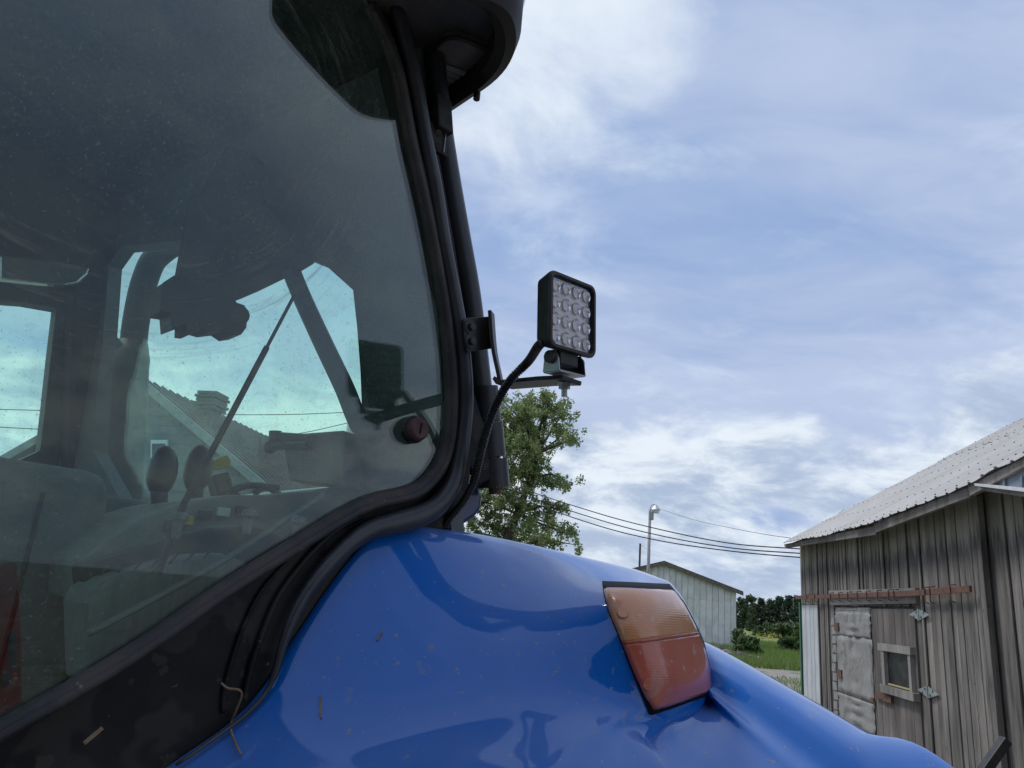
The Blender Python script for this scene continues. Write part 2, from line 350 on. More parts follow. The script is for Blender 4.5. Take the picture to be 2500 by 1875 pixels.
class B:
    def __init__(s): s.v = []; s.f = []
    def add(s, v, f):
        n = len(s.v); s.v += [np.asarray(x, float) for x in v]; s.f += [tuple(i+n for i in q) for q in f]; return s
    def box(s, c, ax, ay, az, hx, hy, hz):
        ax, ay, az = unit(ax)*hx, unit(ay)*hy, unit(az)*hz; c = np.asarray(c, float)
        v = [c+i*ax+j*ay+k*az for i in (-1, 1) for j in (-1, 1) for k in (-1, 1)]
        return s.add(v, [(0, 1, 3, 2), (4, 6, 7, 5), (0, 4, 5, 1), (2, 3, 7, 6), (0, 2, 6, 4), (1, 5, 7, 3)])
    def tube(s, pts, r, n=10, caps=True, closed=False, flat=None):
        pts = [np.asarray(p, float) for p in pts]; m = len(pts); rs = r if hasattr(r, '__len__') else [r]*m
        base = len(s.v); up = None; vv = []
        for i, p in enumerate(pts):
            t = unit(pts[min(i+1, m-1)]-pts[max(i-1, 0)])
            if up is None:
                up = V3(0, 0, 1) if abs(t[2]) < .9 else V3(1, 0, 0)
            up = unit(up-t*np.dot(up, t)); sd = np.cross(t, up)
            for k in range(n):
                a = 2*pi*k/n; vv.append(p+(up*cos(a)+sd*sin(a))*rs[i])
        ff = [(i*n+k, i*n+(k+1) % n, (i+1)*n+(k+1) % n, (i+1)*n+k) for i in range(m-1) for k in range(n)]
        if caps: ff += [tuple(range(n-1, -1, -1)), tuple((m-1)*n+k for k in range(n))]
        return s.add(vv, ff)
    def prism(s, poly, ext):
        poly = [np.asarray(p, float) for p in poly]; n = len(poly); ext = np.asarray(ext, float)
        tri = tessellate_polygon([[Vector(p) for p in poly]])
        f = [tuple(t) for t in tri] + [tuple(i+n for i in reversed(t)) for t in tri] + [(i, (i+1) % n, (i+1) % n+n, i+n) for i in range(n)]
        return s.add(poly+[p+ext for p in poly], f)
    def plate(s, outer, holes, ext):
        loops = [outer]+holes; allp = [np.asarray(p, float) for lp in loops for p in lp]; n = len(allp); ext = np.asarray(ext, float)
        tri = tessellate_polygon([[Vector(p) for p in lp] for lp in loops])
        f = [tuple(t) for t in tri] + [tuple(i+n for i in reversed(t)) for t in tri]; b = 0
        for lp in loops:
            k = len(lp); f += [(b+i, b+(i+1) % k, b+(i+1) % k+n, b+i+n) for i in range(k)]; b += k
        return s.add(allp+[p+ext for p in allp], f)
    def grid(s, g):
        g = np.asarray(g, float); a, b = g.shape[:2]
        return s.add(g.reshape(-1, 3), [(i*b+j, i*b+j+1, (i+1)*b+j+1, (i+1)*b+j) for i in range(a-1) for j in range(b-1)])
    def ball(s, c, r, ax=None, n=10):
        c = np.asarray(c, float); rx = r if hasattr(r, '__len__') else (r, r, r); ax = ax or (V3(1, 0, 0), V3(0, 1, 0), V3(0, 0, 1)); v = []; f = []
        for i in range(n+1):
            t = pi*i/n
            for k in range(2*n):
                a = pi*k/n; v.append(c+ax[0]*rx[0]*sin(t)*cos(a)+ax[1]*rx[1]*sin(t)*sin(a)+ax[2]*rx[2]*cos(t))
        for i in range(n):
            for k in range(2*n): f.append((i*2*n+k, i*2*n+(k+1) % (2*n), (i+1)*2*n+(k+1) % (2*n), (i+1)*2*n+k))
        return s.add(v, f)
    def go(s, name, mt, parent=None, **k): return mesh(name, s.v, s.f, mt, parent, **k)
def crom(P, n):
    """Catmull-Rom through the points P, n samples"""
    P = np.asarray(P, float); m = len(P); E = np.vstack([2*P[0]-P[1], P, 2*P[-1]-P[-2]]); out = []
    for t in np.linspace(0, m-1-1e-9, n):
        i = int(t); u = t-i; a, b, c, d = E[i], E[i+1], E[i+2], E[i+3]
        out.append(.5*((2*b)+(-a+c)*u+(2*a-5*b+4*c-d)*u*u+(-a+3*b-3*c+d)*u**3))
    return np.array(out)
def surf(rows, nr, nc):
    A = np.array([crom(r, nc) for r in rows]); return np.stack([crom(A[:, j], nr) for j in range(nc)], 1)
def arcl(P, n):
    P = np.asarray(P, float); d = np.r_[0, np.cumsum(np.linalg.norm(np.diff(P, axis=0), axis=1))]
    q = np.linspace(0, d[-1], n); return np.stack([np.interp(q, d, P[:, k]) for k in range(P.shape[1])], 1)

# ------------------------------------------------------------------ ground, field, yard
M['blue'].node_tree.nodes['Principled BSDF'].inputs['Coat Roughness'].default_value = .05
def sky_sheen_dust(m, col, a, b_, amt):
    """sky sheen, with some dust, painted into the faces that look up"""
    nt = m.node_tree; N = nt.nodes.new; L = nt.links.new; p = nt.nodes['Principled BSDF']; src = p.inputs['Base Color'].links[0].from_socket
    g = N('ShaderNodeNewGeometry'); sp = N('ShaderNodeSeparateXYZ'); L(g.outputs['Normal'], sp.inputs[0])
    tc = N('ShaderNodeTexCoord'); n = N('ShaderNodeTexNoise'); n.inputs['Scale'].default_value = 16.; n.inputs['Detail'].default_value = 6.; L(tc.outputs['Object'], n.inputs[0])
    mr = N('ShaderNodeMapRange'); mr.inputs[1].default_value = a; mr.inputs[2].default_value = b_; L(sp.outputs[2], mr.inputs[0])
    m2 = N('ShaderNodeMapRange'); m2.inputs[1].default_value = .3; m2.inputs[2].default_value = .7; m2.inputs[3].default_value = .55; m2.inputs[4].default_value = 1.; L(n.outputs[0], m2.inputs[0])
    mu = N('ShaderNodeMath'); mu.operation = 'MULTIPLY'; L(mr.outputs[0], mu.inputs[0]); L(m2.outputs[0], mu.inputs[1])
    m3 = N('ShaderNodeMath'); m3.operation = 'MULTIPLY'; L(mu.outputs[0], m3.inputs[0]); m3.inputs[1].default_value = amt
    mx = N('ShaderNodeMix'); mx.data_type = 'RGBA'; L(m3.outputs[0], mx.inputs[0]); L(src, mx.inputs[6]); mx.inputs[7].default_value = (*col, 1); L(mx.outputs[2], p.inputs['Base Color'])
sky_sheen_dust(M['blue'], (.28, .35, .50), .50, .95, .45)  # sky reflection on upward blue faces put into the colour, with a dust film
def ground_mat():
    m = mat('gravel_yard', (.30, .28, .25), .95, col2=(.20, .185, .16), scale=3, detail=10, lo=.35, hi=.65, bump=.5, bscale=30,
            specks=((.45, .56, (.11, .14, .045), .75), (9, .64, (.40, .38, .35), .6), (2.2, .60, (.14, .15, .06), .6)))
    return m
def field_mat():
    return mat('meadow', (.14, .21, .05), .95, col2=(.19, .23, .07), scale=.35, detail=10, lo=.35, hi=.65, bump=.6, bscale=6,
               specks=((.12, .55, (.17, .16, .045), .6), (1.5, .60, (.055, .095, .025), .7)))
M['ground'] = ground_mat(); M['field'] = field_mat()
g = B().add([(-900, -900, 0), (900, -900, 0), (900, 1600, 0), (-900, 1600, 0)], [(0, 1, 2, 3)]).go('ground', 'ground'); tag(g, kind='structure')
yard_edge = [(-90, 40), (-30, 36), (2, 33), (6, 33), (9.0, 31.8), (12, 31.2), (14, 31), (20, 32), (60, 35), (600, 60), (800, 1500), (-800, 1500), (-800, 60)]
g = B().prism([(x, y, .005) for x, y in yard_edge], (0, 0, .03)).go('field', 'field', fix=True); tag(g, kind='structure')

# ------------------------------------------------------------------ foliage helpers
def leaves(centers, radii, counts, size, shell=.5, aspect=.55):
    """rhombic leaves spread through ellipsoidal clumps"""
    V, Fc = [], []
    for c, rd, n in zip(centers, radii, counts):
        d = rng.normal(size=(n, 3)); d /= np.linalg.norm(d, axis=1)[:, None]
        rr = rng.random(n)**shell; p = np.asarray(c)+d*rr[:, None]*np.asarray(rd)
        a = rng.normal(size=(n, 3)); a /= np.linalg.norm(a, axis=1)[:, None]
        b = np.cross(a, rng.normal(size=(n, 3))); b /= np.linalg.norm(b, axis=1)[:, None]
        s = size*rng.uniform(.6, 1.3, n)[:, None]
        V.append(np.stack([p-a*s, p+b*s*aspect, p+a*s, p-b*s*aspect], 1).reshape(-1, 3))
    V = np.concatenate(V); n = len(V)//4
    return V, np.arange(n*4).reshape(n, 4)
def fastmesh(name, V, Fc, mt, parent, origin=None):
    org = ORIG[parent.name] if parent is not None else (np.asarray(origin, float) if origin is not None else V3(0, 0, 0))
    me = bpy.data.meshes.new(name); n = len(Fc); k = Fc.shape[1]
    me.vertices.add(len(V)); me.vertices.foreach_set('co', (V-org).astype(np.float32).ravel())
    me.loops.add(n*k); me.loops.foreach_set('vertex_index', Fc.astype(np.int32).ravel())
    me.polygons.add(n); me.polygons.foreach_set('loop_start', (np.arange(n)*k).astype(np.int32)); me.polygons.foreach_set('loop_total', np.full(n, k, np.int32))
    me.update(); me.validate(); o = link(name, me, parent, mt, False)
    if parent is None: o.location = org.tolist()
    ORIG[o.name] = org; return o

# ------------------------------------------------------------------ the leaning tree behind the cab
def big_tree():
    D = 26.
    clumps = [(1325, 1005, 52, 42), (1375, 1008, 26, 26), (1338, 975, 22, 18), (1285, 1012, 40, 42), (1245, 1040, 45, 50), (1372, 1062, 34, 26), (1395, 1075, 20, 14),
              (1312, 1065, 55, 38), (1240, 1098, 60, 50), (1300, 1108, 48, 30), (1215, 1160, 55, 50), (1285, 1160, 48, 34), (1335, 1160, 38, 20), (1378, 1178, 28, 13),
              (1352, 1185, 30, 12), (1235, 1215, 50, 34), (1195, 1250, 55, 50), (1320, 1240, 50, 22), (1360, 1240, 28, 14), (1285, 1262, 48, 24), (1325, 1290, 46, 22),
              (1368, 1288, 24, 14), (1392, 1305, 14, 16), (1405, 1330, 12, 14), (1240, 1300, 55, 36), (1180, 1010, 30, 40), (1205, 985, 20, 20), (1170, 1320, 45, 40), (1195, 1070, 40, 55),
              (1340, 1325, 40, 20), (1290, 1325, 50, 25), (1150, 1130, 50, 60), (1130, 1230, 50, 60), (1225, 975, 12, 10)]
    base = at(1195, 1470, D); base[2] = 0
    root = thing('leaning_tree', base, 'green broadleaf tree leaning right, just behind the cab pillar', 'tree')
    fork = at(1225, 1345, D); k1 = at(1262, 1255, D); k2 = at(1295, 1170, D)
    tr = B(); tr.tube(crom([base, at(1205, 1410, D), fork, k1, k2, at(1322, 1080, D), at(1335, 1000, D)], 30), np.linspace(.24, .03, 30), 8)
    tr.go('trunk', 'bark', root, smooth=True)
    cs, rs, ns = [], [], []
    limbs = []
    hub = [fork, k1, k2, at(1310, 1110, D)]
    for (x, y, a, b) in clumps:
        d = D+rng.uniform(-1.3, 1.3); c = at(x, y, d)
        j = min(hub, key=lambda h: np.linalg.norm(h-c)+.6*max(0, h[2]-c[2])); limbs.append((j, c))
        area = a*b; nsub = max(6, int(area/30))
        for _ in range(nsub):                    # break each clump into twig-sized tufts
            q = rng.normal(size=2)*.56; cc = at(x+q[0]*a, y+q[1]*b, d+rng.normal()*.35)
            sc = rng.uniform(.07, .19); cs.append(cc); rs.append((sc*1.1, sc*1.1, sc*1.35)); ns.append(int(rng.uniform(32, 60)*(sc/.15)**1.4))
    lb = B()
    for j, c in limbs:
        mid = (j+c)/2+V3(*rng.normal(size=3))*.12+V3(0, 0, .12); lb.tube(crom([j, mid, c], 8), np.linspace(.055, .012, 8), 5)
    lb.go('limbs', 'bark', root, smooth=True)
    V_, F_ = leaves(cs, rs, ns, .05, .6); fastmesh('crown', V_, F_, 'leaf', root)
big_tree()

# ------------------------------------------------------------------ far trees, hedge, bushes
def far_tree(x, ytop, d, wpx, kind, label, group='trees at the far edge of the field', name=None):
    ytop += 7
    top = at(x, ytop, d); b = at(x, 1520, d); b[0] = top[0]; b[1] = top[1]; b[2] = 0; h = top[2]; w = wpx/FPX*d*1.35
    root = thing(name or ('pine_tree' if kind == 'pine' else 'broadleaf_tree'), b, label, 'tree', group)
    B().tube([b, b+V3(.1, 0, h*.5), b+V3(0, 0, h*.92)], [w*.06, w*.04, .03], 6).go('trunk', 'bark', root)
    cs, rs, ns = [], [], []
    if kind == 'pine':
        for k in range(80):
            t = rng.random()**.8; zz = h*(.0+1.0*t); rr = w*.62*(1.02-t)**.75*rng.uniform(.2, 1.1); a = rng.uniform(0, 2*pi)
            cs.append(b+V3(cos(a)*rr, sin(a)*rr, zz)); s = w*rng.uniform(.09, .17); rs.append((s*1.5, s*1.5, s*.8)); ns.append(46)
    else:
        for k in range(60):
            a = rng.uniform(0, 2*pi); t = rng.random(); prof = sin(pi*min(1, .18+.8*t))**.6; rr = w*.5*prof*rng.uniform(.3, 1.); zz = h*(.04+.9*t)
            cs.append(b+V3(cos(a)*rr, sin(a)*rr, zz)); s = w*rng.uniform(.10, .2); rs.append((s, s, s*.8)); ns.append(60)
    V_, F_ = leaves(cs, rs, ns, w*.05, .6, .7); fastmesh('crown', V_, F_, 'pine' if kind == 'pine' else 'broad', root)
far_tree(1808, 1452, 120, 40, 'broad', 'round dark tree at the far field edge, right against the shed corner')
far_tree(1832, 1446, 128, 40, 'broad', 'tallest broadleaf tree at the far field edge, second from the shed')
far_tree(1834, 1472, 105, 22, 'broad', 'small lighter green tree standing in front of the dark far trees')
far_tree(1858, 1456, 130, 34, 'pine', 'dark pine left of the middle of the far tree line')
far_tree(1880, 1460, 126, 36, 'pine', 'dark pine in the middle of the far tree line')
far_tree(1903, 1453, 128, 38, 'pine', 'broad dark pine right of the middle of the far tree line')
far_tree(1926, 1450, 125, 36, 'pine', 'tall dark pine second from the barn in the far tree line')
far_tree(1950, 1452, 122, 40, 'pine', 'dark pine at the right end of the tree line beside the barn')
for k, x in enumerate((1782, 1975)):
    far_tree(x, 1455, 124, 40, 'pine' if k % 2 else 'broad', ['far dark tree half hidden behind the grey shed corner', 'far pine half hidden behind the barn corner'][k])
def bush(x, y, d, wpx, hpx, label, name='bush', mt='bush', group='bushes across the field', n=26, leaf=.10):
    c = at(x, y, d); w = wpx/FPX*d; h = hpx/FPX*d; b = V3(c[0], c[1], 0)
    root = thing(name, b, label, 'bush', group)
    st = B(); cs, rs, ns = [], [], []
    for k in range(n):
        a = rng.uniform(0, 2*pi); t = rng.random()**.7; rr = w*.5*sqrt(rng.random())*(1.05-.5*t); q = b+V3(cos(a)*rr, sin(a)*rr*.8, max(.1, h*t*.9))
        cs.append(q); s = h*rng.uniform(.14, .26); rs.append((s*1.3, s*1.3, s)); ns.append(55)
        if k % 3 == 0: st.tube([b+V3(rng.normal()*.1, rng.normal()*.1, 0), (b+q)/2+V3(0, 0, .1), q], [.03, .02, .01], 5)
    st.go('stems', 'bark', root)
    V_, F_ = leaves(cs, rs, ns, leaf, .6, .6); fastmesh('foliage', V_, F_, mt, root)
bush(1868, 1512, 80, 66, 32, 'rounded green hedge bush under the pines, left one', leaf=.2)
bush(1915, 1512, 76, 60, 36, 'green hedge bush under the pines, middle one', leaf=.2)
bush(1958, 1514, 72, 60, 40, 'green hedge bush under the pines, next to the barn', leaf=.2)
bush(1925, 1565, 44, 66, 36, 'low leafy bush alone in the grass left of the barn', n=34, leaf=.11)
bush(1826, 1560, 36, 62, 46, 'weedy bush growing against the grey shed corner', n=44, leaf=.10)
bush(1803, 1545, 38, 22, 58, 'tall narrow weeds at the corner of the grey shed', name='weed_clump', n=18, leaf=.08)

def grass_patch():
    V_ = []
    def blades(n, xr, dr, hmin, hmax, wd):
        x = rng.uniform(*xr, n); d = rng.uniform(dr[0]**.5, dr[1]**.5, n)**2
        dirs = (cr[None]*((x-1250)/FPX)[:, None]+cf[None]); p = np.zeros((n, 3)); p[:, 0] = dirs[:, 0]*d; p[:, 1] = dirs[:, 1]*d
        h = rng.uniform(hmin, hmax, n); a = rng.uniform(0, 2*pi, n); w = np.stack([np.cos(a), np.sin(a), 0*a], 1)*wd
        tip = p+np.stack([rng.normal(size=n)*.25*h, rng.normal(size=n)*.25*h, h], 1)
        V_.append(np.stack([p-w, p+w, tip], 1).reshape(-1, 3))
    blades(26000, (1700, 2050), (31, 64), .12, .38, .02)
    blades(2600, (1780, 2040), (17, 27), .04, .14, .012)
    V = np.concatenate(V_); n = len(V)//3
    o = fastmesh('grass', V, np.arange(n*3).reshape(n, 3), 'grass', None); tag(o, 'sunlit long green grass on the verge between shed and barn', 'grass', kind='stuff')
    cs = [at(rng.uniform(1800, 1965), 0, 1) for _ in range(1)]
    pts = []
    for _ in range(90):
        x = rng.normal(1872, 22); d = rng.uniform(48, 66); q = at(x, 1500, d); pts.append(V3(q[0], q[1], rng.uniform(.45, .75)))
    Vf, Ff = leaves(pts, [(.12, .12, .08)]*len(pts), [4]*len(pts), .045, .6, .8)
    o = fastmesh('wildflowers', Vf, Ff, 'flower', None); tag(o, 'yellow wildflowers scattered through the long grass beyond the shed', 'wildflowers', kind='stuff')
grass_patch()

# soil and stone heap beside the shed
def heap():
    c = at(1762, 1600, 33); c[2] = 0; n = 26; g = np.zeros((n, n, 3))
    for i in range(n):
        for j in range(n):
            a, b = (i/(n-1)-.5)*2, (j/(n-1)-.5)*2; r_ = min(1, sqrt(a*a+b*b)); h = .36*(1-r_*r_)**1.2*(1+.5*sin(7*a+2)*cos(6*b))+.03*rng.random()
            g[i, j] = c+V3(a*2.0, b*1.6, h-.03)
    o = B().grid(g).go('soil_heap', 'soil', smooth=True, origin=c); tag(o, 'low dark heap of soil and rubble at the foot of the grey shed', 'soil heap')
    for k in range(14):
        a = rng.uniform(0, 2*pi); rr = rng.uniform(.4, 1.9); p = c+V3(cos(a)*rr, sin(a)*rr*.8, .36*(1-min(1, rr/2)**2)*.9)
        s = rng.uniform(.07, .17); bb = B(); bb.ball((0, 0, 0), (s, s*.8, s*.6), n=5); bb.v = [v*(1+rng.normal()*.07)+p for v in bb.v]
        st = bb.go('stone', 'galv' if k == 0 else M['stone'], o)
M['stone'] = mat('stone', (.24, .23, .22), .9, col2=(.15, .14, .13), scale=7, bump=.3)
heap()

# trees added out of view behind the camera to darken what the paint mirrors
def added_tree(hdg, d, h, w, label, mt='broad'):
    b = hd(hdg)*d; root = thing('broadleaf_tree', b, label, 'tree', 'unseen trees added behind the camera')
    B().tube([b, b+V3(.1, .1, h*.4), b+V3(0, 0, h*.9)], [.25, .16, .04], 7).go('trunk', 'bark', root)
    cs, rs, ns = [], [], []
    for k in range(90):
        a = rng.uniform(0, 2*pi); t = rng.random(); prof = sin(pi*min(1, .2+.78*t))**.6; rr = w*.5*prof*sqrt(rng.uniform(.05, 1.))
        cs.append(b+V3(cos(a)*rr, sin(a)*rr, h*(.08+.88*t))); q = w*rng.uniform(.08, .15); rs.append((q, q, q*.8)); ns.append(60)
    V_, F_ = leaves(cs, rs, ns, .48, .6, .8); fastmesh('crown', V_, F_, 'pine', root)
for k, (hh, dd, ht, ww) in enumerate(((156, 14, 10, 8), (172, 13, 10.5, 8), (188, 14, 10, 8), (206, 15, 9, 8))):
    added_tree(hh, dd, ht, ww, 'unseen tree added behind the camera to darken the fender, '+('nearest the barn side', 'second from the barn side', 'third from the barn side', 'farthest from the barn side')[k])

# ------------------------------------------------------------------ grey shed
def shed():
    D = 44.; n = unit(V3(-.07, -1, 0)); ax = unit(np.cross(n, ZA)); ax = ax if ax[0] > 0 else -ax
    p0 = at(1797, 1575, D); p0[2] = 0
    def P(x, y): return onplane(x, y, p0, n)
    apex = P(1620, 1374); er = P(1797, 1443); half = np.dot(er-apex, ax); slope = (apex[2]-er[2])/half
    c = V3(apex[0], apex[1], 0); hz = er[2]
    root = thing('grey_shed', c, 'low grey metal-sided shed with brown roof trim beyond the blue fender', 'shed')
    back = -n*16
    w = .36; k = 0; x = -half
    bw = B()
    a = c-ax*half; b_ = c+ax*half
    bw.prism([a, b_, b_+ZA*hz, apex-n*0, a+ZA*hz], back); bw.go('wall', 'shed', root)
    while x < half-.05:
        x2 = min(x+w, half)
        if x2 > -2.6:
            def top(t): return apex[2]-abs(t)*slope
            zs = 2.6
            for (lo, hi_) in ((0.03, None), (zs, 1)):
                g0, g1 = x+.02, x2-.02; off = n*(.03 if lo < 1 else .045)
                z0 = lo; zt0 = (top(g0)-.05 if hi_ else min(zs+.05, top(g0)-.05)); zt1 = (top(g1)-.05 if hi_ else min(zs+.05, top(g1)-.05))
                if zt0 <= z0+.05 or zt1 <= z0+.05: continue
                pts = [c+ax*g0+ZA*z0, c+ax*g1+ZA*z0, c+ax*g1+ZA*zt1]
                if g0 < 0 < g1: pts.append(c+ZA*(apex[2]-.05))
                pts.append(c+ax*g0+ZA*zt0)
                B().prism([q+n*.004 for q in pts], off).go('siding_panel', 'shed', root)
        x = x2
    for s in (-1, 1):
        e = c+ax*s*(half+.35)+ZA*(apex[2]-(half+.35)*slope)+n*.3; t = V3(*apex)+n*.3+ZA*.06; e = e+ZA*.06
        B().prism([t, e, e-ZA*.2, t-ZA*.2], n*.05).go('rake_board', 'shedtrim', root)
        B().prism([t+ZA*.05, e+ZA*.05, e+ZA*.012, t+ZA*.012], back-n*.6).go('roof', 'shedtrim', root)
shed()

# ------------------------------------------------------------------ yard light pole, utility poles and wires
def poles():
    D = 31.; top = at(1587, 1244, D); b = V3(top[0]-.02, top[1], 0)
    root = thing('yard_light_pole', b, 'pale yard light on a tall grey pole in front of the shed', 'yard light')
    B().tube([b, top], [.075, .06], 10).go('pole', 'polegrey', root, smooth=True)
    hc = at(1601, 1246, D); hub = B().tube([hc+V3(0, 0, .22), hc+V3(0, 0, .16), hc+V3(0, 0, .02)], [.05, .09, .20], 14)
    hub.go('lamp_head', 'lampmetal', root)
    B().tube([hc+V3(0, 0, .019), hc+V3(0, 0, -.11)], [.165, .13], 14).go('lens', 'white', root)
    B().box(top+V3(.05, 0, -.25), V3(1, 0, 0), V3(0, 1, 0), ZA, .09, .09, .17).go('ballast_box', 'polegrey', root, bevel=.01)
    B().tube(crom([top+V3(0, 0, -.1), top+V3(.05, 0, .16), top+V3(.2, 0, .22), hc+V3(0, 0, .2)], 12), .012, 6).go('wire_loop', 'wire', root)
    D2 = 62.; t2 = at(1563, 1327, D2); b2 = V3(t2[0], t2[1], 0)
    r2 = thing('thin_pole', b2, 'thin dark far pole left of the yard light, rising behind the shed', 'pole')
    B().tube([b2, t2], [.10, .08], 8).go('pole', 'bark', r2)
    B().tube(crom([t2+V3(.05, 0, -.1), t2+V3(.5, 0, -.35), at(1580, 1338, D2)], 8), .012, 5).go('wire', 'wire', r2)
    U = 25.; up_ = at(862, 1000, U); ub = V3(up_[0]-.1, up_[1], 0)
    r3 = thing('utility_pole', ub, 'pale utility pole carrying the overhead wires, seen through the cab glass', 'pole')
    B().tube([ub, up_+V3(0, 0, .3)], [.14, .11], 10).go('pole', 'polegrey', r3, smooth=True)
    for k, y in enumerate((1010, 1040, 1062)):
        q = at(868, y, U-.1); B().tube([q+V3(-.12, 0, 0), q+V3(.12, 0, 0)], [.05, .035], 8).go('insulator', 'knobred', r3)
    ends = [((866, 1035), (1230, 1176), (1440, 1247), (1600, 1290), (1780, 1326), (1955, 1340), (1990, 1341)),
            ((866, 1050), (1230, 1190), (1440, 1262), (1600, 1305), (1780, 1337), (1955, 1351), (1990, 1352)),
            ((866, 1066), (1230, 1202), (1440, 1277), (1600, 1318), (1780, 1345), (1955, 1361), (1990, 1362))]
    labs = ['topmost of the three black wires sagging to the barn', 'middle one of the three black wires sagging to the barn', 'lowest of the three black wires sagging to the barn']
    for e, lab in zip(ends, labs):
        n = len(e); pts = []
        for (x, y) in e:
            t = (x-866)/(1990-866); inv = (1-t)/U+t/13.6; pts.append(at(x, y, 1/inv))
        o = B().tube(crom(pts, 60), .011, 6).go('overhead_wire', 'wire', None, origin=pts[0], smooth=True); tag(o, lab, 'wire', 'three overhead wires from the tree to the barn')
    a, bq = at(1606, 1241, D), at(1935, 1314, 13.4)
    pts = [at(x, y, d) for x, y, d in ((1606, 1241, 31), (1690, 1268, 24), (1790, 1290, 18.6), (1870, 1305, 15.3), (1940, 1315, 13.4))]
    o = B().tube(crom(pts, 40), .0055, 5).go('service_wire', 'wire', None, origin=pts[0], smooth=True); tag(o, 'thin single wire from the yard light to the barn eave', 'wire')
    for k, (ys, lab) in enumerate((((1006, 1012, 1011, 998), 'upper wire running left from the pole, seen through the cab'), ((1030, 1062, 1066, 1040), 'lower wire running left from the pole, seen through the cab'))):
        pts = [at(x, y, d) for x, y, d in zip((862, 700, 480, -60), ys, (U, 24, 23, 22))]
        o = B().tube(crom(pts, 30), .013, 5).go('overhead_wire', 'wire', None, origin=pts[0], smooth=True); tag(o, lab, 'wire')
poles()

# ------------------------------------------------------------------ farmhouse seen through the cab
def house():
    ap = at(345, 922, 16.5); rd = hd(10); sd = hd(100); a = radians(33); half = 4.3; L = 6.2
    c = V3(ap[0], ap[1], 0); root = thing('farmhouse', c+rd*0, 'dark farmhouse with reddish metal roof and brick chimney seen through the cab', 'house')
    fr = c-rd*0.0; ez = ap[2]-half*math.tan(a)
    B().prism([fr-sd*half+rd*.3, fr+sd*half+rd*.3, fr+sd*half+rd*.3+ZA*ez, ap+rd*.3-ZA*.1, fr-sd*half+rd*.3+ZA*ez], rd*(L-.6)).go('wall', 'siding', root)
    z = .2; wc = fr+rd*.3
    while z < ap[2]-.4:                               # lap siding courses on the gable
        hw = half if z < ez-.2 else max(.1, (ap[2]-.15-z-.2)/math.tan(a))
        hw = min(hw, half)
        B().add([wc-sd*hw+ZA*z-rd*.035, wc+sd*hw+ZA*z-rd*.035, wc+sd*hw+ZA*(z+.21)-rd*.008, wc-sd*hw+ZA*(z+.21)-rd*.008,
                 wc-sd*hw+ZA*z, wc+sd*hw+ZA*z, wc+sd*hw+ZA*(z+.21), wc-sd*hw+ZA*(z+.21)],
                [(0, 1, 2, 3), (4, 7, 6, 5), (0, 4, 5, 1), (1, 5, 6, 2), (2, 6, 7, 3), (3, 7, 4, 0)]).go('siding_board', 'siding', root)
        z += .2
    for s in (-1, 1):
        e = fr+sd*s*(half+.4)+ZA*(ap[2]-(half+.4)*math.tan(a)); top = V3(*ap)
        nrm = unit(np.cross(rd, e-top)); nrm = nrm if nrm[2] > 0 else -nrm
        B().prism([top, e, e-nrm*.1, top-nrm*.1], rd*L).go('roof', 'redroof', root)
        if s > 0:
            k = 0
            for t in np.arange(.15, L, .3):
                B().box((top+e)/2+rd*t+nrm*.02, e-top, rd, nrm, np.linalg.norm(e-top)/2, .025, .02).go('roof_rib', 'redroof', root)
        B().prism([top-rd*.02+nrm*.01, e-rd*.02+nrm*.01, e-rd*.02-nrm*.16, top-rd*.02-nrm*.16], -rd*.03).go('rake_trim', M['greytrim'], root)
    cc = at(512, 1010, 17.2)
    ch = B().box(cc+ZA*-.1, sd, rd, ZA, .17, .2, .55).go('chimney', 'brick', root)
    for k in range(5): B().box(cc+ZA*(.1+.085*k), sd, rd, ZA, .24+.03*(k % 2), .27+.03*(k % 2), .03).go('cap_course', 'brick', ch)
    for (x0, x1, y0, y1) in ((371, 412, 1075, 1165), (250, 300, 1085, 1180)):
        q = [onplane(x, y, wc-rd*.05, rd) for x, y in ((x0, y1), (x1, y1), (x1, y0), (x0, y0))]
        w = B().prism(q, -rd*.05).go('window_frame', 'white', root)
        cq = sum(q)/4; B().prism([cq+(p-cq)*.78-rd*.055 for p in q], -rd*.01).go('pane', 'glassdark', w)
    ln = hd(6)
house()

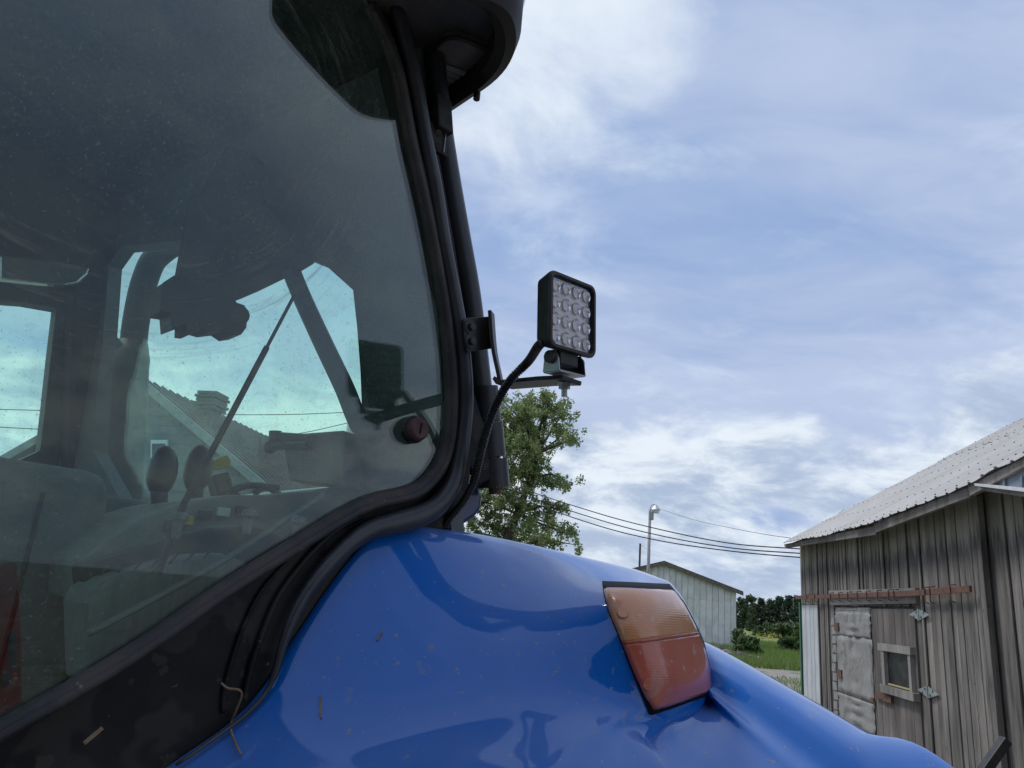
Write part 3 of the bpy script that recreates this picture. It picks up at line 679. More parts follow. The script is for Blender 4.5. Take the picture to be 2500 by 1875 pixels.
# ------------------------------------------------------------------ weathered barn
W0 = V3(4.407, 7.29, 0); Wd = hd(7.5); Wn = V3(-cos(radians(7.5)), sin(radians(7.5)), 0)
def Wp(s, z, off=0.): return W0+Wd*s+Wn*off+ZA*z
def onw(x, y, off=0.): return onplane(x, y, W0+Wn*off, Wn)
def sz(x, y, off=0.): q = onw(x, y, off)-W0; return float(np.dot(q, Wd)), float(q[2])
def barn():
    EO = .32
    ev = [sz(x, y, EO) for x, y in ((1912, 1325), (2013, 1307), (2130, 1275), (2221, 1241), (2362, 1185), (2422, 1149), (2500, 1113))]
    es = np.array([e[0] for e in ev])[::-1]; ez = np.array([e[1] for e in ev])[::-1]
    def eave(s): return float(np.interp(s, es, ez))
    s_far = ev[0][0]; s_cor = sz(1958, 1400)[0]; s_near = -5.0; s_seam = sz(2420, 1450)[0]
    root = thing('barn', Wp(0, 0), 'old weathered board barn with ribbed metal roof at the right edge', 'barn')
    a = radians(31); ud = -Wn*cos(a)+ZA*sin(a); nrm = unit(Wn*sin(a)+ZA*cos(a)); RL = 5.2
    zr = 2.95+RL*sin(a)
    core = [Wp(0, .02, -.06), Wp(0, 2.9, -.06), Wp(0, 2.9, -.06)+ud*(RL-.5)-ZA*.12, Wp(0, 2.9, -.06)+(-Wn)*2*cos(a)*(RL-.5), Wp(0, .02, -.06)+(-Wn)*2*cos(a)*(RL-.5)]
    B().prism([q+Wd*(s_near) for q in core], Wd*(s_cor-s_near-.03)).go('wall_core', 'darktin', root)
    # boards
    s = s_cor; door0, door1 = sz(2040, 1480)[0], sz(2246, 1484)[0]; ztop_door = sz(2140, 1484)[1]
    while s > s_near:
        w = float(rng.uniform(.105, .17)); s1 = s-w; m_ = (s+s1)/2
        zt = eave(m_)+.10+float(rng.uniform(-.02, .02)); off = float(rng.uniform(.0, .014)) - (.05 if s1 < s_seam-.0 else 0)
        zb = .05+float(rng.uniform(0, .05)); g = .005
        if s1 > door1-.015 and s < door0+.05: zb = ztop_door+.015
        tilt = float(rng.normal()*.006)
        B().prism([Wp(s-g, zb, off), Wp(s1+g, zb, off), Wp(s1+g+tilt, zt, off), Wp(s-g+tilt, zt, off)], Wn*.022).go('plank', 'plank', root)
        if rng.random() < .35:                           # cover batten over the joint
            B().prism([Wp(s1+.022, zb, off+.023), Wp(s1-.020, zb, off+.023), Wp(s1-.020, zt, off+.023), Wp(s1+.022, zt, off+.023)], Wn*.014).go('batten', 'plank', root)
        s = s1
    B().prism([Wp(s_seam+.06, .05, .012), Wp(s_seam-.03, .05, .012), Wp(s_seam-.03, eave(s_seam), .012), Wp(s_seam+.06, eave(s_seam), .012)], Wn*.05).go('corner_board', 'plank', root)
    # roof sheets
    sw = .92; k = 0; s = s_far
    while s > s_near-.3:
        for course, (l0, l1, up_) in enumerate(((0, 3.1, 0.), (3.0, RL, .012))):
            prof = []
            for i in range(4):
                c = .115+.23*i; prof += [(c-.10, 0), (c-.034, 0), (c-.014, .016), (c+.014, .016), (c+.034, 0), (c+.10, 0)]
            prof = [(0, 0)]+prof+[(sw+.02, 0)]
            rows = []
            l0j = l0+float(rng.uniform(-.012, .012)) if course == 0 else l0+float(rng.uniform(-.05, .05))
            for l in (l0j, l0+.08, (l0+l1)/2, l1):
                r_ = []
                for (d, hh) in prof:
                    ss = s-d; t = l/RL; z0 = eave(ss)*(1-t)+2.98*t
                    wob = .004*sin(ss*13+k)*(1 if l == l0j else .2)
                    r_.append(Wp(ss, z0, EO)+ud*l+nrm*(hh+up_+wob+.004*(k % 2)))
                rows.append(r_)
            sh = B().grid(rows).go('roof_sheet', 'roofmetal', root, solid=.004)
            sb = B()
            for l in np.arange(l0+.12, l1, .62):
                for i in range(4):
                    c = .115+.23*i; ss = s-c; t = l/RL; p = Wp(ss, eave(ss)*(1-t)+2.98*t, EO)+ud*l+nrm*(.020+up_)
                    sb.box(p, Wd, ud, nrm, 0.006, .006, .005)
            o = sb.go('screws', 'screw', sh); o['kind'] = 'stuff'
        s -= sw; k += 1
    top = Wp(0, 2.98, EO)+ud*RL
    B().prism([top+Wd*s_near, top+Wd*s_near-Wn*2*0+(-Wn*cos(a)-ZA*sin(a))*RL, top+Wd*s_near+(-Wn*cos(a)-ZA*sin(a))*RL-ZA*.05, top+Wd*s_near-ZA*.05], Wd*(s_far-s_near)).go('back_roof', 'roofmetal', root)
    # a lifted flap near the far eave
    q = [onplane(x, y, Wp(0, 2.95, EO)+nrm*.05, nrm) for x, y in ((2016, 1271), (2045, 1257), (2062, 1243), (2052, 1252))]
    B().prism(q, nrm*.012).go('loose_flap', 'white', root)
    # fascia boards
    fo = EO-.05
    for (p, nm) in ((((1914, 1329), (2136, 1284), (2138, 1305), (1917, 1338)), 0), (((2133, 1279), (2366, 1188), (2369, 1212), (2137, 1300)), 1), (((2363, 1187), (2520, 1107), (2520, 1128), (2368, 1210)), 2)):
        B().prism([onw(x, y, fo+.012*nm) for x, y in p], -Wn*.04).go('fascia_board', 'fascia', root)
    s_sf = sz(2372, 1190, .2)[0]
    sf = [Wp(s_far-.05, eave(s_far)-.05, fo-.05), Wp(s_sf, eave(s_sf)-.06, fo-.05), Wp(s_sf, eave(s_sf)+.04, .02), Wp(s_far-.05, eave(s_far)+.04, .02)]
    B().prism([q+ZA*.02 for q in sf], ZA*.02).go('soffit', 'fascia', root)
    # near gable: dark tin and a white drip edge
    B().prism([onw(x, y, .24) for x, y in ((2385, 1187), (2500, 1136), (2600, 1085), (2600, 1215), (2500, 1200))], Wn*.02).go('tin_gable', 'darktin', root)
    for x in (2452, 2495):
        B().prism([onw(x, 1165, .262), onw(x+5, 1163, .262), onw(x+6, 1198, .262), onw(x+1, 1198, .262)], Wn*.015).go('tin_rib', 'darktin', root)
    B().prism([onw(x, y, .36) for x, y in ((2378, 1180), (2520, 1194), (2520, 1203), (2380, 1186))], -Wn*.10).go('drip_edge', 'white', root)
    B().prism([onw(x, y, .33) for x, y in ((2392, 1188), (2520, 1204), (2520, 1216), (2400, 1198))], -Wn*.22).go('ledger_board', 'fascia', root)
    # tin sheet and green corner trim by the left corner
    edges = [sz(x, 1500)[0] for x in (1964, 1974, 1984, 1993, 2003)]; zt = sz(1985, 1478)[1]
    for i in range(4):
        B().prism([Wp(edges[i]-.006, .05, .03), Wp(edges[i+1]+.006, .05, .03), Wp(edges[i+1]+.006, zt, .03), Wp(edges[i]-.006, zt, .03)], Wn*.012).go('tin_strip', 'tinpanel', root)
        B().tube([Wp(edges[i+1], .05, .04), Wp(edges[i+1], zt, .04)], .011, 6).go('tin_rib', 'tinpanel', root)
    B().box(Wp(s_cor+.02, zt/2+.05, .015), Wd, Wn, ZA, .035, .04, zt/2).go('corner_trim', 'greentrim', root)
    # rusty track, header board and hangers
    h = [onw(x, y, .03) for x, y in ((2030, 1443), (2245, 1436), (2246, 1474), (2036, 1477))]
    B().prism(h, Wn*.045).go('header_board', 'trim_wood', root)
    r1, r2, r3 = sz(1960, 1460), sz(2245, 1451), sz(2402, 1440)
    for (p, q) in ((r1, r2), (r2, r3)):
        B().prism([Wp(p[0], p[1]-.028, .10), Wp(q[0], q[1]-.028, .10), Wp(q[0], q[1]+.028, .10), Wp(p[0], p[1]+.028, .10)], Wn*.022).go('track_rail', 'rust', root)
    for x in (1990, 2010, 2050, 2072, 2094, 2118, 2142, 2170, 2198, 2211, 2290, 2303, 2355):
        y = np.interp(x, (1960, 2245, 2402), (1461, 1451, 1440)); s_, z_ = sz(x, y); dz = .1 if x < 2250 else .16
        B().tube([Wp(s_, z_+.055, .075), Wp(s_, z_+.045, .13), Wp(s_, z_-dz*.6, .13), Wp(s_, z_-dz*.7, .09)], .007, 6).go('track_hanger', 'rust', root)
    # left leaf, clad in creased tin
    la, lb = sz(2046, 1484)[0], sz(2134, 1484)[0]; zt = ztop_door-.005
    zz = [.12, .50, .86, 1.62, zt-.06, zt]
    leaf = B().prism([Wp(la, .12, .004), Wp(lb, .12, .004), Wp(lb, zt, .004), Wp(la, zt, .004)], Wn*.03).go('clad_door', 'door_wood', root)
    for i in range(5):
        n1, n2 = 14, 10; g = []
        for r_ in range(n2+1):
            z_ = zz[i]+(zz[i+1]-zz[i])*r_/n2+.004
            row = []
            for c in range(n1+1):
                s_ = la-.02+(lb-la+.04)*c/n1+ (float(rng.normal()*.008) if c in (0, n1) or r_ in (0, n2) else 0)
                cr_ = .026*math.exp(-((c/n1-.52)/.13)**2)*sin(z_*48+2*sin(z_*7)) if .5 < z_ < 1.75 else 0
                row.append(Wp(s_, z_, .042+.006*(i % 2)+cr_+float(rng.normal()*.0045)))
            g.append(row)
        B().grid(g).go('tin_sheet', 'tin', leaf, smooth=True, solid=.003)
    sa = sz(2036, 1484)[0]
    for i in range(13):
        z_ = .25+i*.125; B().prism([Wp(sa+float(rng.normal()*.015), z_, .03), Wp(la+.015, z_, .03), Wp(la+.015, z_+.112, .03), Wp(sa+float(rng.normal()*.02), z_+.10, .03)], Wn*(.012+float(rng.random())*.02)).go('torn_flashing', 'tin', leaf)
    for (x, y) in ((2043, 1530), (2050, 1645)):
        q = onw(x, y, .06); B().box(q, Wd, Wn, ZA, .09, .01, .055).go('hinge_plate', 'rust', leaf)
    # right leaf of boards with a small window
    ra, rb = sz(2138, 1484)[0], sz(2243, 1484)[0]; zt2 = zt-.01; s_ = ra
    ld = B().prism([Wp(ra, .12, .0), Wp(rb, .12, .0), Wp(rb, zt2-.02, .0), Wp(ra, zt2-.02, .0)], Wn*.012).go('board_door', 'door_wood', root)
    nb = 7
    for i in range(nb):
        s0 = ra+(rb-ra)*i/nb; s1 = ra+(rb-ra)*(i+1)/nb; off = .026+float(rng.uniform(0, .008))
        B().prism([Wp(s0-.004, .10, off), Wp(s1+.004, .10, off), Wp(s1+.004, zt2, off), Wp(s0-.004, zt2, off)], Wn*.02).go('door_plank', 'door_wood', ld)
    wq = [onw(x, y, .05) for x, y in ((2168, 1678), (2234, 1690), (2227, 1594), (2164, 1592))]
    cx = sum(wq)/4; w0, w1 = sz(2166, 1630, .05)[0], sz(2231, 1630, .05)[0]; zb, ztp = sz(2200, 1683, .05)[1], sz(2197, 1592, .05)[1]
    win = B().prism([Wp(w0, zb, .046), Wp(w1, zb, .046), Wp(w1, ztp, .046), Wp(w0, ztp, .046)], Wn*.006).go('door_window', 'glassdark', ld)
    B().box(Wp((w0+w1)/2+.03, ztp+.03, .075), Wd, Wn, ZA, abs(w0-w1)/2+.10, .03, .04).go('window_head', 'trim_wood', ld)
    B().box(Wp((w0+w1)/2-.02, zb-.035, .08), Wd, Wn, ZA, abs(w0-w1)/2+.09, .035, .04).go('window_sill', 'trim_wood', ld)
    for q in (w0, w1): B().box(Wp(q, (zb+ztp)/2, .07), Wd, Wn, ZA, .035, .025, (ztp-zb)/2-.002).go('window_jamb', 'trim_wood', ld)
    B().box(Wp((w0+w1)/2, zb+.025, .066), Wd, Wn, ZA, abs(w0-w1)/2-.07, .010, .008).go('window_putty', M['putty'], ld)
    for (x, y) in ((2246, 1501), (2268, 1690)):
        s_, z_ = sz(x, y, .04); poly = [(-.26, .0), (-.11, .034), (-.012, .055), (.012, .055), (.11, .034), (.26, 0), (.11, -.034), (.012, -.055), (-.012, -.055), (-.11, -.034)]
        hg = B().prism([Wp(s_+p, z_+q, .045) for p, q in poly], Wn*.008).go('strap_hinge', 'galv', ld)
        B().tube([Wp(s_, z_-.06, .055), Wp(s_, z_+.06, .055)], .012, 8).go('hinge_pin', 'galv', hg)
        for (p, q) in ((-.13, .02), (-.06, -.025), (.06, .025), (.13, -.02)): B().tube([Wp(s_+p, z_+q, .052), Wp(s_+p, z_+q, .058)], .012, 8).go('bolt', 'screw', hg)
    for (x, y, w, hh) in ((2148, 1698, .12, .035), (2166, 1706, .14, .035), (2131, 1709, .05, .025)):
        B().box(onw(x, y, .07), Wd, Wn, ZA, w, .012, hh).go('latch_plate', 'rust', ld)
    B().tube([onw(2150, 1672, .09), onw(2158, 1683, .09)], .012, 6).go('latch_handle', 'galv', ld)
    # leaning bar in the corner
barn()
def bar():
    a, b = at(2456, 1806, 4.7), at(2290, 2040, 4.5); d = unit(b-a); g = a+d*((a[2])/-d[2])
    o = B().box((a+g)/2, g-a, np.cross(d, ZA), np.cross(d, np.cross(d, ZA)), np.linalg.norm(g-a)/2, .028, .028).go('steel_bar', 'steel_black', None, origin=g, bevel=.004)
    tag(o, 'dark square steel bar slanting up before the barn wall, bottom right corner', 'bar')
bar()

# ------------------------------------------------------------------ the tractor
VG = -.925
TR = thing('tractor', T(.1, -1.4, 0), 'blue tractor with dark glazed cab and bolted-on work light, seen from behind', 'tractor')
GC = [(900, 15), (926, 65), (950, 123), (970, 190), (985, 265), (1000, 345), (1022, 440), (1048, 560), (1068, 670), (1085, 780), (1097, 900), (1098, 1010), (1090, 1080), (1073, 1130), (1045, 1170),
      (1010, 1198), (965, 1211), (920, 1221), (870, 1240), (810, 1274), (740, 1316), (670, 1360), (600, 1403), (500, 1470), (404, 1538), (300, 1608), (200, 1668), (100, 1726), (0, 1782), (-150, 1868)]
def tractor_cab():
    # rear window pane and its rubber seal
    gp = [onv(x, y, VG) for x, y in GC]
    poly = gp+[T(-.35, VG, 1.50), T(-.45, VG, 2.66), T(.0, VG, 2.70), T(.44, VG, 2.69)]
    piv = onv(330, 150, VG)-ORIG[TR.name]
    M['rearpane'] = pane_mat('rear_window_glass', (.90, 1., .955), .055, (tuple(piv), tuple(TU), (0, 0, 1), (.20, .27, .33, .40)))
    M['pane'] = pane_mat('tinted_glass', (.88, 1., .955), .008, refl0=.03, power=4., gain=.8)
    w = B().prism(poly, -TV*.005).go('rear_window', 'rearpane', TR)
    c = crom(gp, 140); B().tube(c+TV*.003, .0118, 10).go('window_seal', 'rubber', w, smooth=True)
    lip = crom([onv(x, y, VG+.012) for x, y in [(x+10, y+9) for x, y in GC]], 140); B().tube(lip, .0062, 8).go('seal_lip', 'rubber', w, smooth=True)
    q = onv(1003, 1050, VG); B().tube([q, q+TV*.012], [.021, .021], 20).go('latch_base', 'black', w, bevel=.002)
    kn = B().tube([q+TV*.012, q+TV*.022, q+TV*.025], [.0175, .0175, .0145], 20).go('latch_knob', 'knobred', w)
    B().box(q+TV*.0255, ZA+TU*.08, TU, TV, .0085, .0012, .001).go('knob_slot', 'black', w)
    for (x, y) in ((440, 1258), (610, 1250), (730, 1266)):
        q = onv(x, y, VG-.02); k = B().tube([q+ZA*.004, q+ZA*.0, q-ZA*.005, q-ZA*.009, q-ZA*.028], [.005, .0105, .0105, .0065, .0055], 12).go('glass_stud', 'bargrey', w)
    # black cab panel around the window
    pan = [(900, 15), (950, 123), (985, 265), (1022, 440), (1068, 670), (1097, 900), (1098, 1010), (1073, 1130), (1045, 1170), (965, 1211), (870, 1240), (740, 1316), (600, 1403), (404, 1538), (200, 1668), (0, 1782), (-150, 1868),
           (-420, 2040), (-420, 2700), (600, 2600), (420, 1990), (500, 1870), (670, 1700), (730, 1600), (800, 1480), (870, 1390), (930, 1335), (1010, 1300), (1080, 1290), (1140, 1230), (1160, 1000), (1140, 800), (1110, 600), (1075, 400), (1035, 200), (1000, 60), (985, -50), (890, -50)]
    B().prism([onv(x, y, VG-.008) for x, y in pan], -TV*.04).go('rear_panel', 'black', TR)
    fr = [(968, 20), (985, 80), (1004, 150), (1022, 240), (1040, 345), (1062, 455), (1085, 600), (1108, 720), (1124, 810), (1133, 890), (1137, 970), (1133, 1035), (1122, 1115), (1105, 1180), (1070, 1232), (1020, 1262), (962, 1278), (900, 1296), (840, 1340), (785, 1398), (745, 1452), (714, 1510), (690, 1575), (672, 1640), (650, 1690), (600, 1745), (520, 1805), (430, 1868)]
    f = crom([onv(x, y, VG+.010) for x, y in fr], 110)
    rad = np.interp(np.linspace(0, 1, 110), [0, .46, .57, .66, .82, .88, 1], [.0125, .0135, .018, .012, .006, .003, .002])
    B().tube(f, rad, 12).go('frame_tube', 'frame', TR, smooth=True)
    B().tube(crom([onv(x, y, VG-.003) for x, y in [(880, 1262), (820, 1296), (765, 1345), (710, 1411), (672, 1470), (643, 1540), (622, 1600), (606, 1660), (596, 1710)]], 50), .0042, 8).go('trim_bead', 'black', TR, smooth=True)
    B().tube(crom([onv(x, y, VG-.005) for x, y in [(700, 1372), (640, 1440), (598, 1520), (570, 1600), (548, 1680), (545, 1740)]], 40), .003, 8).go('trim_bead', 'black', TR, smooth=True)
    # red reflection between frame and pillar, painted as a coloured strip
    B().tube(crom([onv(x, y, VG+.005) for x, y in [(1132, 860), (1137, 930), (1140, 1000), (1136, 1050)]], 20), [.003+.007*sin(pi*i/19) for i in range(20)], 10).go('painted_reflection', M['redreflect'], TR, smooth=True)
    # outer pillar with hinge collars
    pl = [(1048, 90), (1058, 180), (1072, 300), (1092, 430), (1120, 590), (1142, 715), (1160, 860), (1176, 1000), (1188, 1100), (1195, 1170)]
    pp = crom([onv(x, y, VG-.035) for x, y in pl], 60); B().tube(pp, .0225, 14).go('outer_pillar', 'pillar', TR, smooth=True)
    for (a, b, r_) in (((1180, 945), (1188, 1030), .0255), ((1190, 1034), (1197, 1116), .027), ((1199, 1122), (1204, 1190), .0285)):
        B().tube([onv(*a, VG-.03), onv(*b, VG-.03)], r_, 18).go('pillar_collar', 'pillar', TR, sharp=40)
    B().tube([onv(1208, 1190, VG-.03), onv(1209, 1206, VG-.03)], .011, 10).go('hinge_bolt', 'rust', TR)
    B().prism([onv(x, y, VG-.012) for x, y in ((1147, 955), (1155, 948), (1164, 975), (1190, 1060), (1200, 1170), (1170, 1185), (1140, 1120))], -TV*.012).go('hinge_plate', 'black', TR, bevel=.003)
    B().prism([onv(x, y, VG-.06) for x, y in ((1105, 1170), (1170, 1180), (1180, 1215), (1176, 1245), (1160, 1265), (1135, 1280), (1095, 1285))], -TV*.05).go('hinge_cover', M['darkblue'], TR, bevel=.008)
    # top hinge
    B().tube([onv(1062, 118, VG-.005), onv(1074, 250, VG-.005)], .0165, 16).go('hinge_tube', 'pillar', TR, sharp=40)
    d = unit(onv(1077, 322, VG)-onv(1072, 245, VG))
    B().box((onv(1075, 283, VG+.008)), d, TU, TV, .030, .0165, .014).go('hinge_sleeve', 'black', TR, bevel=.003)
    hp = B().box(onv(1069, 342, VG+.006), d, TU, TV, .025, .0165, .004).go('hinge_tab', 'black', TR, bevel=.002)
    for (x, y) in ((1071, 323), (1069, 355)): B().tube([onv(x, y, VG+.010), onv(x, y, VG+.014)], .0055, 6).go('bolt', 'steel_black', hp)
    B().tube([onv(1090, 312, VG+.012), onv(1083, 372, VG+.012)], .0011, 6).go('hinge_pin', 'zinc', hp)

def tractor_roof():
    half = [(.42, -2.22), (.45, -2.17), (.50, -1.92), (.56, -1.60), (.64, -1.30), (.70, -1.16), (.714, -1.07), (.713, -.93), (.708, -.851), (.689, -.793), (.655, -.748), (.608, -.722), (.549, -.738), (.466, -.772), (.403, -.804), (.372, -.826), (.345, -.872), (.320, -.855), (.25, -.842), (.1, -.838)]
    half = [tuple(q) for q in half[:2]]+[tuple(q) for q in crom(np.array([(u, v) for u, v in half[1:]]), 70)[1:]]
    out = half+[(.2-u, v) for u, v in half[::-1][1:]]
    z0, z1 = 2.60, 2.83
    def ring(k, z, sh=0.): return [T(.1+(u-.1)*k, -1.5+(v+1.5)*k, z) for u, v in out]
    n = len(out); b = B(); rings = [ring(.955, 2.665), ring(.955, 2.612), ring(.975, z0), ring(.993, 2.606), ring(1.0, 2.63), ring(1.0, 2.68)]
    v = [p for r_ in rings for p in r_]; f = [(i*n+j, i*n+(j+1) % n, (i+1)*n+(j+1) % n, (i+1)*n+j) for i in range(len(rings)-1) for j in range(n)]
    rim = b.add(v, f).go('roof_rim', 'black', TR, sharp=50)
    b = B(); rings = [ring(.998, 2.681), ring(1.004, 2.70), ring(1.0, 2.78), ring(.94, z1), ring(.5, 2.88)]
    v = [p for r_ in rings for p in r_]; f = [(i*n+j, i*n+(j+1) % n, (i+1)*n+(j+1) % n, (i+1)*n+j) for i in range(len(rings)-1) for j in range(n)]+[tuple(range((len(rings)-1)*n, len(rings)*n))]
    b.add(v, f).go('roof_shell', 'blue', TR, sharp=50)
    und = B().prism([p for p in ring(.97, 2.664)], ZA*.012).go('roof_underside', 'roofblack', TR)
    # inner panel with a raised edge and louvre slats in the right corner
    zp = 2.644
    pn = [(1062, 118), (1082, 98), (1112, 92), (1160, 108), (1205, 132), (1214, 150), (1206, 172), (1185, 196), (1140, 228), (1090, 262), (1075, 200)]
    ip = B().prism([onz(x, y, zp) for x, y in pn], ZA*.018).go('corner_panel', 'roofblack', TR, bevel=.004)
    B().tube(crom([onz(x, y, zp-.002) for x, y in [(1040, 160)]+pn[:10]], 60), .0042, 8).go('panel_bead', 'black', TR, smooth=True)
    for (x0, y0, x1, y1) in ((1080, 160, 1172, 194), (1082, 174, 1160, 204), (1083, 188, 1146, 213), (1085, 202, 1132, 222), (1086, 216, 1118, 231), (1088, 230, 1104, 240)):
        p0, p1 = onz(x0, y0, zp-.004), onz(x1, y1, zp-.004); d_ = unit(p1-p0)
        B().box((p0+p1)/2, d_, np.cross(d_, ZA)+ZA*.5, np.cross(d_, np.cross(d_, ZA)+ZA*.5), np.linalg.norm(p1-p0)/2, .0045, .0016).go('louvre_slat', 'bargrey', TR)
    B().tube([T(.700, -.90, 2.60), T(.700, -.90, 2.585)], .006, 8).go('drain_stub', 'black', TR)

M['darkblue'] = mat('dark_blue_paint', (.003, .02, .09), .4, coat=.6)
M['redreflect'] = mat('painted_red_reflection', (.20, .028, .040), .25, col2=(.10, .06, .065), scale=25)

def tractor_fender():
    rows = [
     [(985, 1277, .93), (1100, 1283, .937), (1250, 1309, .930), (1400, 1345, .890), (1520, 1379, .848), (1590, 1403, .815), (1640, 1426, .795)],
     [(955, 1284, .93), (1085, 1299, .917), (1240, 1330, .902), (1390, 1366, .857), (1510, 1399, .803), (1590, 1424, .768), (1668, 1458, .772)],
     [(905, 1313, .93), (1050, 1350, .901), (1220, 1385, .877), (1370, 1416, .825), (1485, 1437, .752), (1590, 1456, .722), (1700, 1514, .752)],
     [(850, 1370, .93), (1010, 1420, .889), (1190, 1450, .857), (1350, 1480, .800), (1492, 1505, .727), (1610, 1530, .703), (1724, 1568, .742)],
     [(790, 1450, .93), (960, 1500, .880), (1150, 1530, .842), (1330, 1560, .782), (1515, 1580, .714), (1630, 1600, .697), (1739, 1625, .738)],
     [(740, 1525, .93), (920, 1580, .875), (1120, 1610, .831), (1330, 1640, .767), (1540, 1650, .706), (1640, 1660, .692), (1739, 1685, .725)],
     [(690, 1600, .93), (880, 1660, .870), (1100, 1690, .822), (1330, 1712, .755), (1530, 1718, .707), (1620, 1735, .695), (1702, 1745, .705)],
     [(640, 1680, .93), (830, 1740, .866), (1060, 1770, .814), (1280, 1783, .748), (1440, 1772, .708), (1510, 1778, .698), (1575, 1797, .690)],
     [(560, 1765, .93), (760, 1820, .863), (1000, 1840, .806), (1250, 1850, .738), (1430, 1842, .694), (1530, 1838, .680), (1604, 1834, .670)],
     [(440, 1850, .93), (680, 1890, .860), (950, 1900, .798), (1200, 1905, .728), (1420, 1902, .682), (1540, 1897, .664), (1640, 1882, .652)],
     [(300, 1950, .93), (600, 1970, .857), (900, 1980, .792), (1200, 1985, .718), (1430, 1980, .670), (1570, 1977, .648), (1712, 1967, .625)],
     [(150, 2100, .93), (500, 2120, .855), (850, 2130, .785), (1200, 2135, .708), (1450, 2130, .66), (1620, 2125, .63), (1800, 2110, .60)]]
    def kd(v): return v if v > .93 else .93-1.30*(.93-v)          # depth of the pod behind the cab wall
    R3 = [[onv(x, y, -kd(v)) for x, y, v in r_] for r_ in rows]
    for i, r_ in enumerate(R3):
        last = r_[-1]; r_.append(last-TV*.07-TU*.005 if i < 7 else last-ZA*.03+TU*.004)
    back = [p+unit(V3(p[0], p[1], 0))*.10-ZA*.035 for p in R3[0]]
    back2 = [p+unit(V3(p[0], p[1], 0))*.04-ZA*.004 for p in R3[0]]
    R3 = [back, back2]+R3
    S = surf(R3, 92, 72)
    wrel = np.interp(np.arange(1, 71)/71., [0, .45, .62, 1], [1, 1, .16, .05])[None, :, None]
    for _ in range(110):                                   # relax the panel so that reflections run smoothly
        R_ = .5*S[1:-1, 1:-1]+.125*(S[:-2, 1:-1]+S[2:, 1:-1]+S[1:-1, :-2]+S[1:-1, 2:])
        S[1:-1, 1:-1] += (R_-S[1:-1, 1:-1])*wrel
    b = B().grid(S)
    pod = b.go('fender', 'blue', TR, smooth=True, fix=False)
    # flip if facing away from the camera
    me = pod.data; me.calc_loop_triangles(); pz = me.polygons[len(me.polygons)//2]
    cw = Vector(ORIG[pod.name])+pz.center
    if pz.normal.dot(Vector(CAM)-cw) < 0: me.flip_normals()
    pod.modifiers.new('solid', 'SOLIDIFY').thickness = .004; pod.modifiers['solid'].offset = -1
    V_ = [Vector(v) for v in b.v]; bvh = BVHTree.FromPolygons(V_, b.f)
    def hit(x, y, off):
        d = Vector(ray(x, y)).normalized(); h = bvh.ray_cast(Vector(CAM), d)
        if h[0] is None: return None
        nn = h[1] if h[1].dot(d) < 0 else -h[1]
        return np.array(h[0]+nn*off)
    # ledge, valley and outer flange, lofted across from the crease
    def lv(pts): return [onv(x, y, -kd(v)) for x, y, v in pts]
    def lu(pts, u): return [onu(x, y, u) for x, y in pts]
    n = 40
    crease = arcl(crom(lv([(1575, 1797, .690), (1604, 1834, .670), (1640, 1882, .652), (1712, 1967, .625), (1800, 2110, .60), (1900, 2300, .56)]), 60), n)
    valley = arcl(crom(lu([(1736, 1690), (1745, 1706), (1830, 1780), (1938, 1875), (2050, 1970), (2150, 2080), (2300, 2260)], 1.035), 60), n)
    bin_ = arcl(crom(lu([(1660, 1578), (1734, 1612), (1835, 1666), (1960, 1747), (2046, 1812), (2100, 1872), (2180, 1960), (2300, 2110)], 1.085), 60), n)
    bout = arcl(crom(lu([(1640, 1540), (1728, 1571), (1850, 1636), (2000, 1719), (2080, 1766), (2138, 1797), (2200, 1803), (2258, 1827), (2335, 1882), (2420, 1960), (2560, 2110)], 1.175), 90), n)
    bump_t = np.linspace(0, 1, n)
    ledge0 = crease*.97+valley*.03; ledge0[:, 2] -= .014; ledgeA = crease*.80+valley*.20; ledgeA[:, 2] -= .024
    edge = arcl(crom([onv(1575, 1797, -kd(.690)), onv(1640, 1775, -kd(.692)), onv(1702, 1745, -kd(.705)), onv(1736, 1690, -kd(.725))], 30), 101)
    def foot(c, t):
        e = edge[int(t*100)]; dlt = e-c[0]; return c+dlt[None]*np.exp(-np.arange(len(c))/3.5)[:, None]
    ledge1 = crease*.45+valley*.55; ledge1[:, 2] -= .022; ledge1 = foot(ledge1, .5)
    ledge2 = crease*.12+valley*.88; ledge2[:, 2] -= .010; ledge2 = foot(ledge2, .9)
    ledgeA = foot(ledgeA, .25)
    wall1 = valley*.5+bin_*.5; wall1[:, 2] -= .012
    wall2 = valley*.12+bin_*.88; wall2[:, 2] -= .003
    band0 = bin_*.85+bout*.15; band0[:, 2] += .004
    band1 = bin_*.4+bout*.6; band1[:, 2] += .006
    lip1 = bout+TU*.014-ZA*.014; lip2 = bout+TU*.018-ZA*.07; lip3 = bout+TU*.015-ZA*.11
    rowsx = [crease-TU*.03-ZA*.012-TV*.012, crease, ledge0, ledgeA, ledge1, ledge2, valley*.97+wall1*.03, wall1, wall2, band0, band1, bout, lip1, lip2, lip3]
    A = np.array(rowsx); A = np.concatenate([A[:, :1]-TV*.07+ZA*.035, A[:, :1]-TV*.012+ZA*.006, A], 1); n += 2; G = np.stack([crom(A[:, j], 90) for j in range(n)], 1)
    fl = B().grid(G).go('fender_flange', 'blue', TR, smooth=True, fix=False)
    me = fl.data
    up = sum((p.normal.z for p in me.polygons))
    if up < 0: me.flip_normals()
    s_ = fl.modifiers.new('solid', 'SOLIDIFY'); s_.thickness = .004; s_.offset = -1
    # tail light: gasket, amber over red lens, screws
    left = [(1473, 1440), (1477, 1462), (1486, 1495), (1506, 1543), (1539, 1631), (1571, 1707), (1588, 1735)]
    right = [(1640, 1446), (1664, 1478), (1690, 1528), (1710, 1572), (1727, 1630), (1729, 1672), (1716, 1694)]
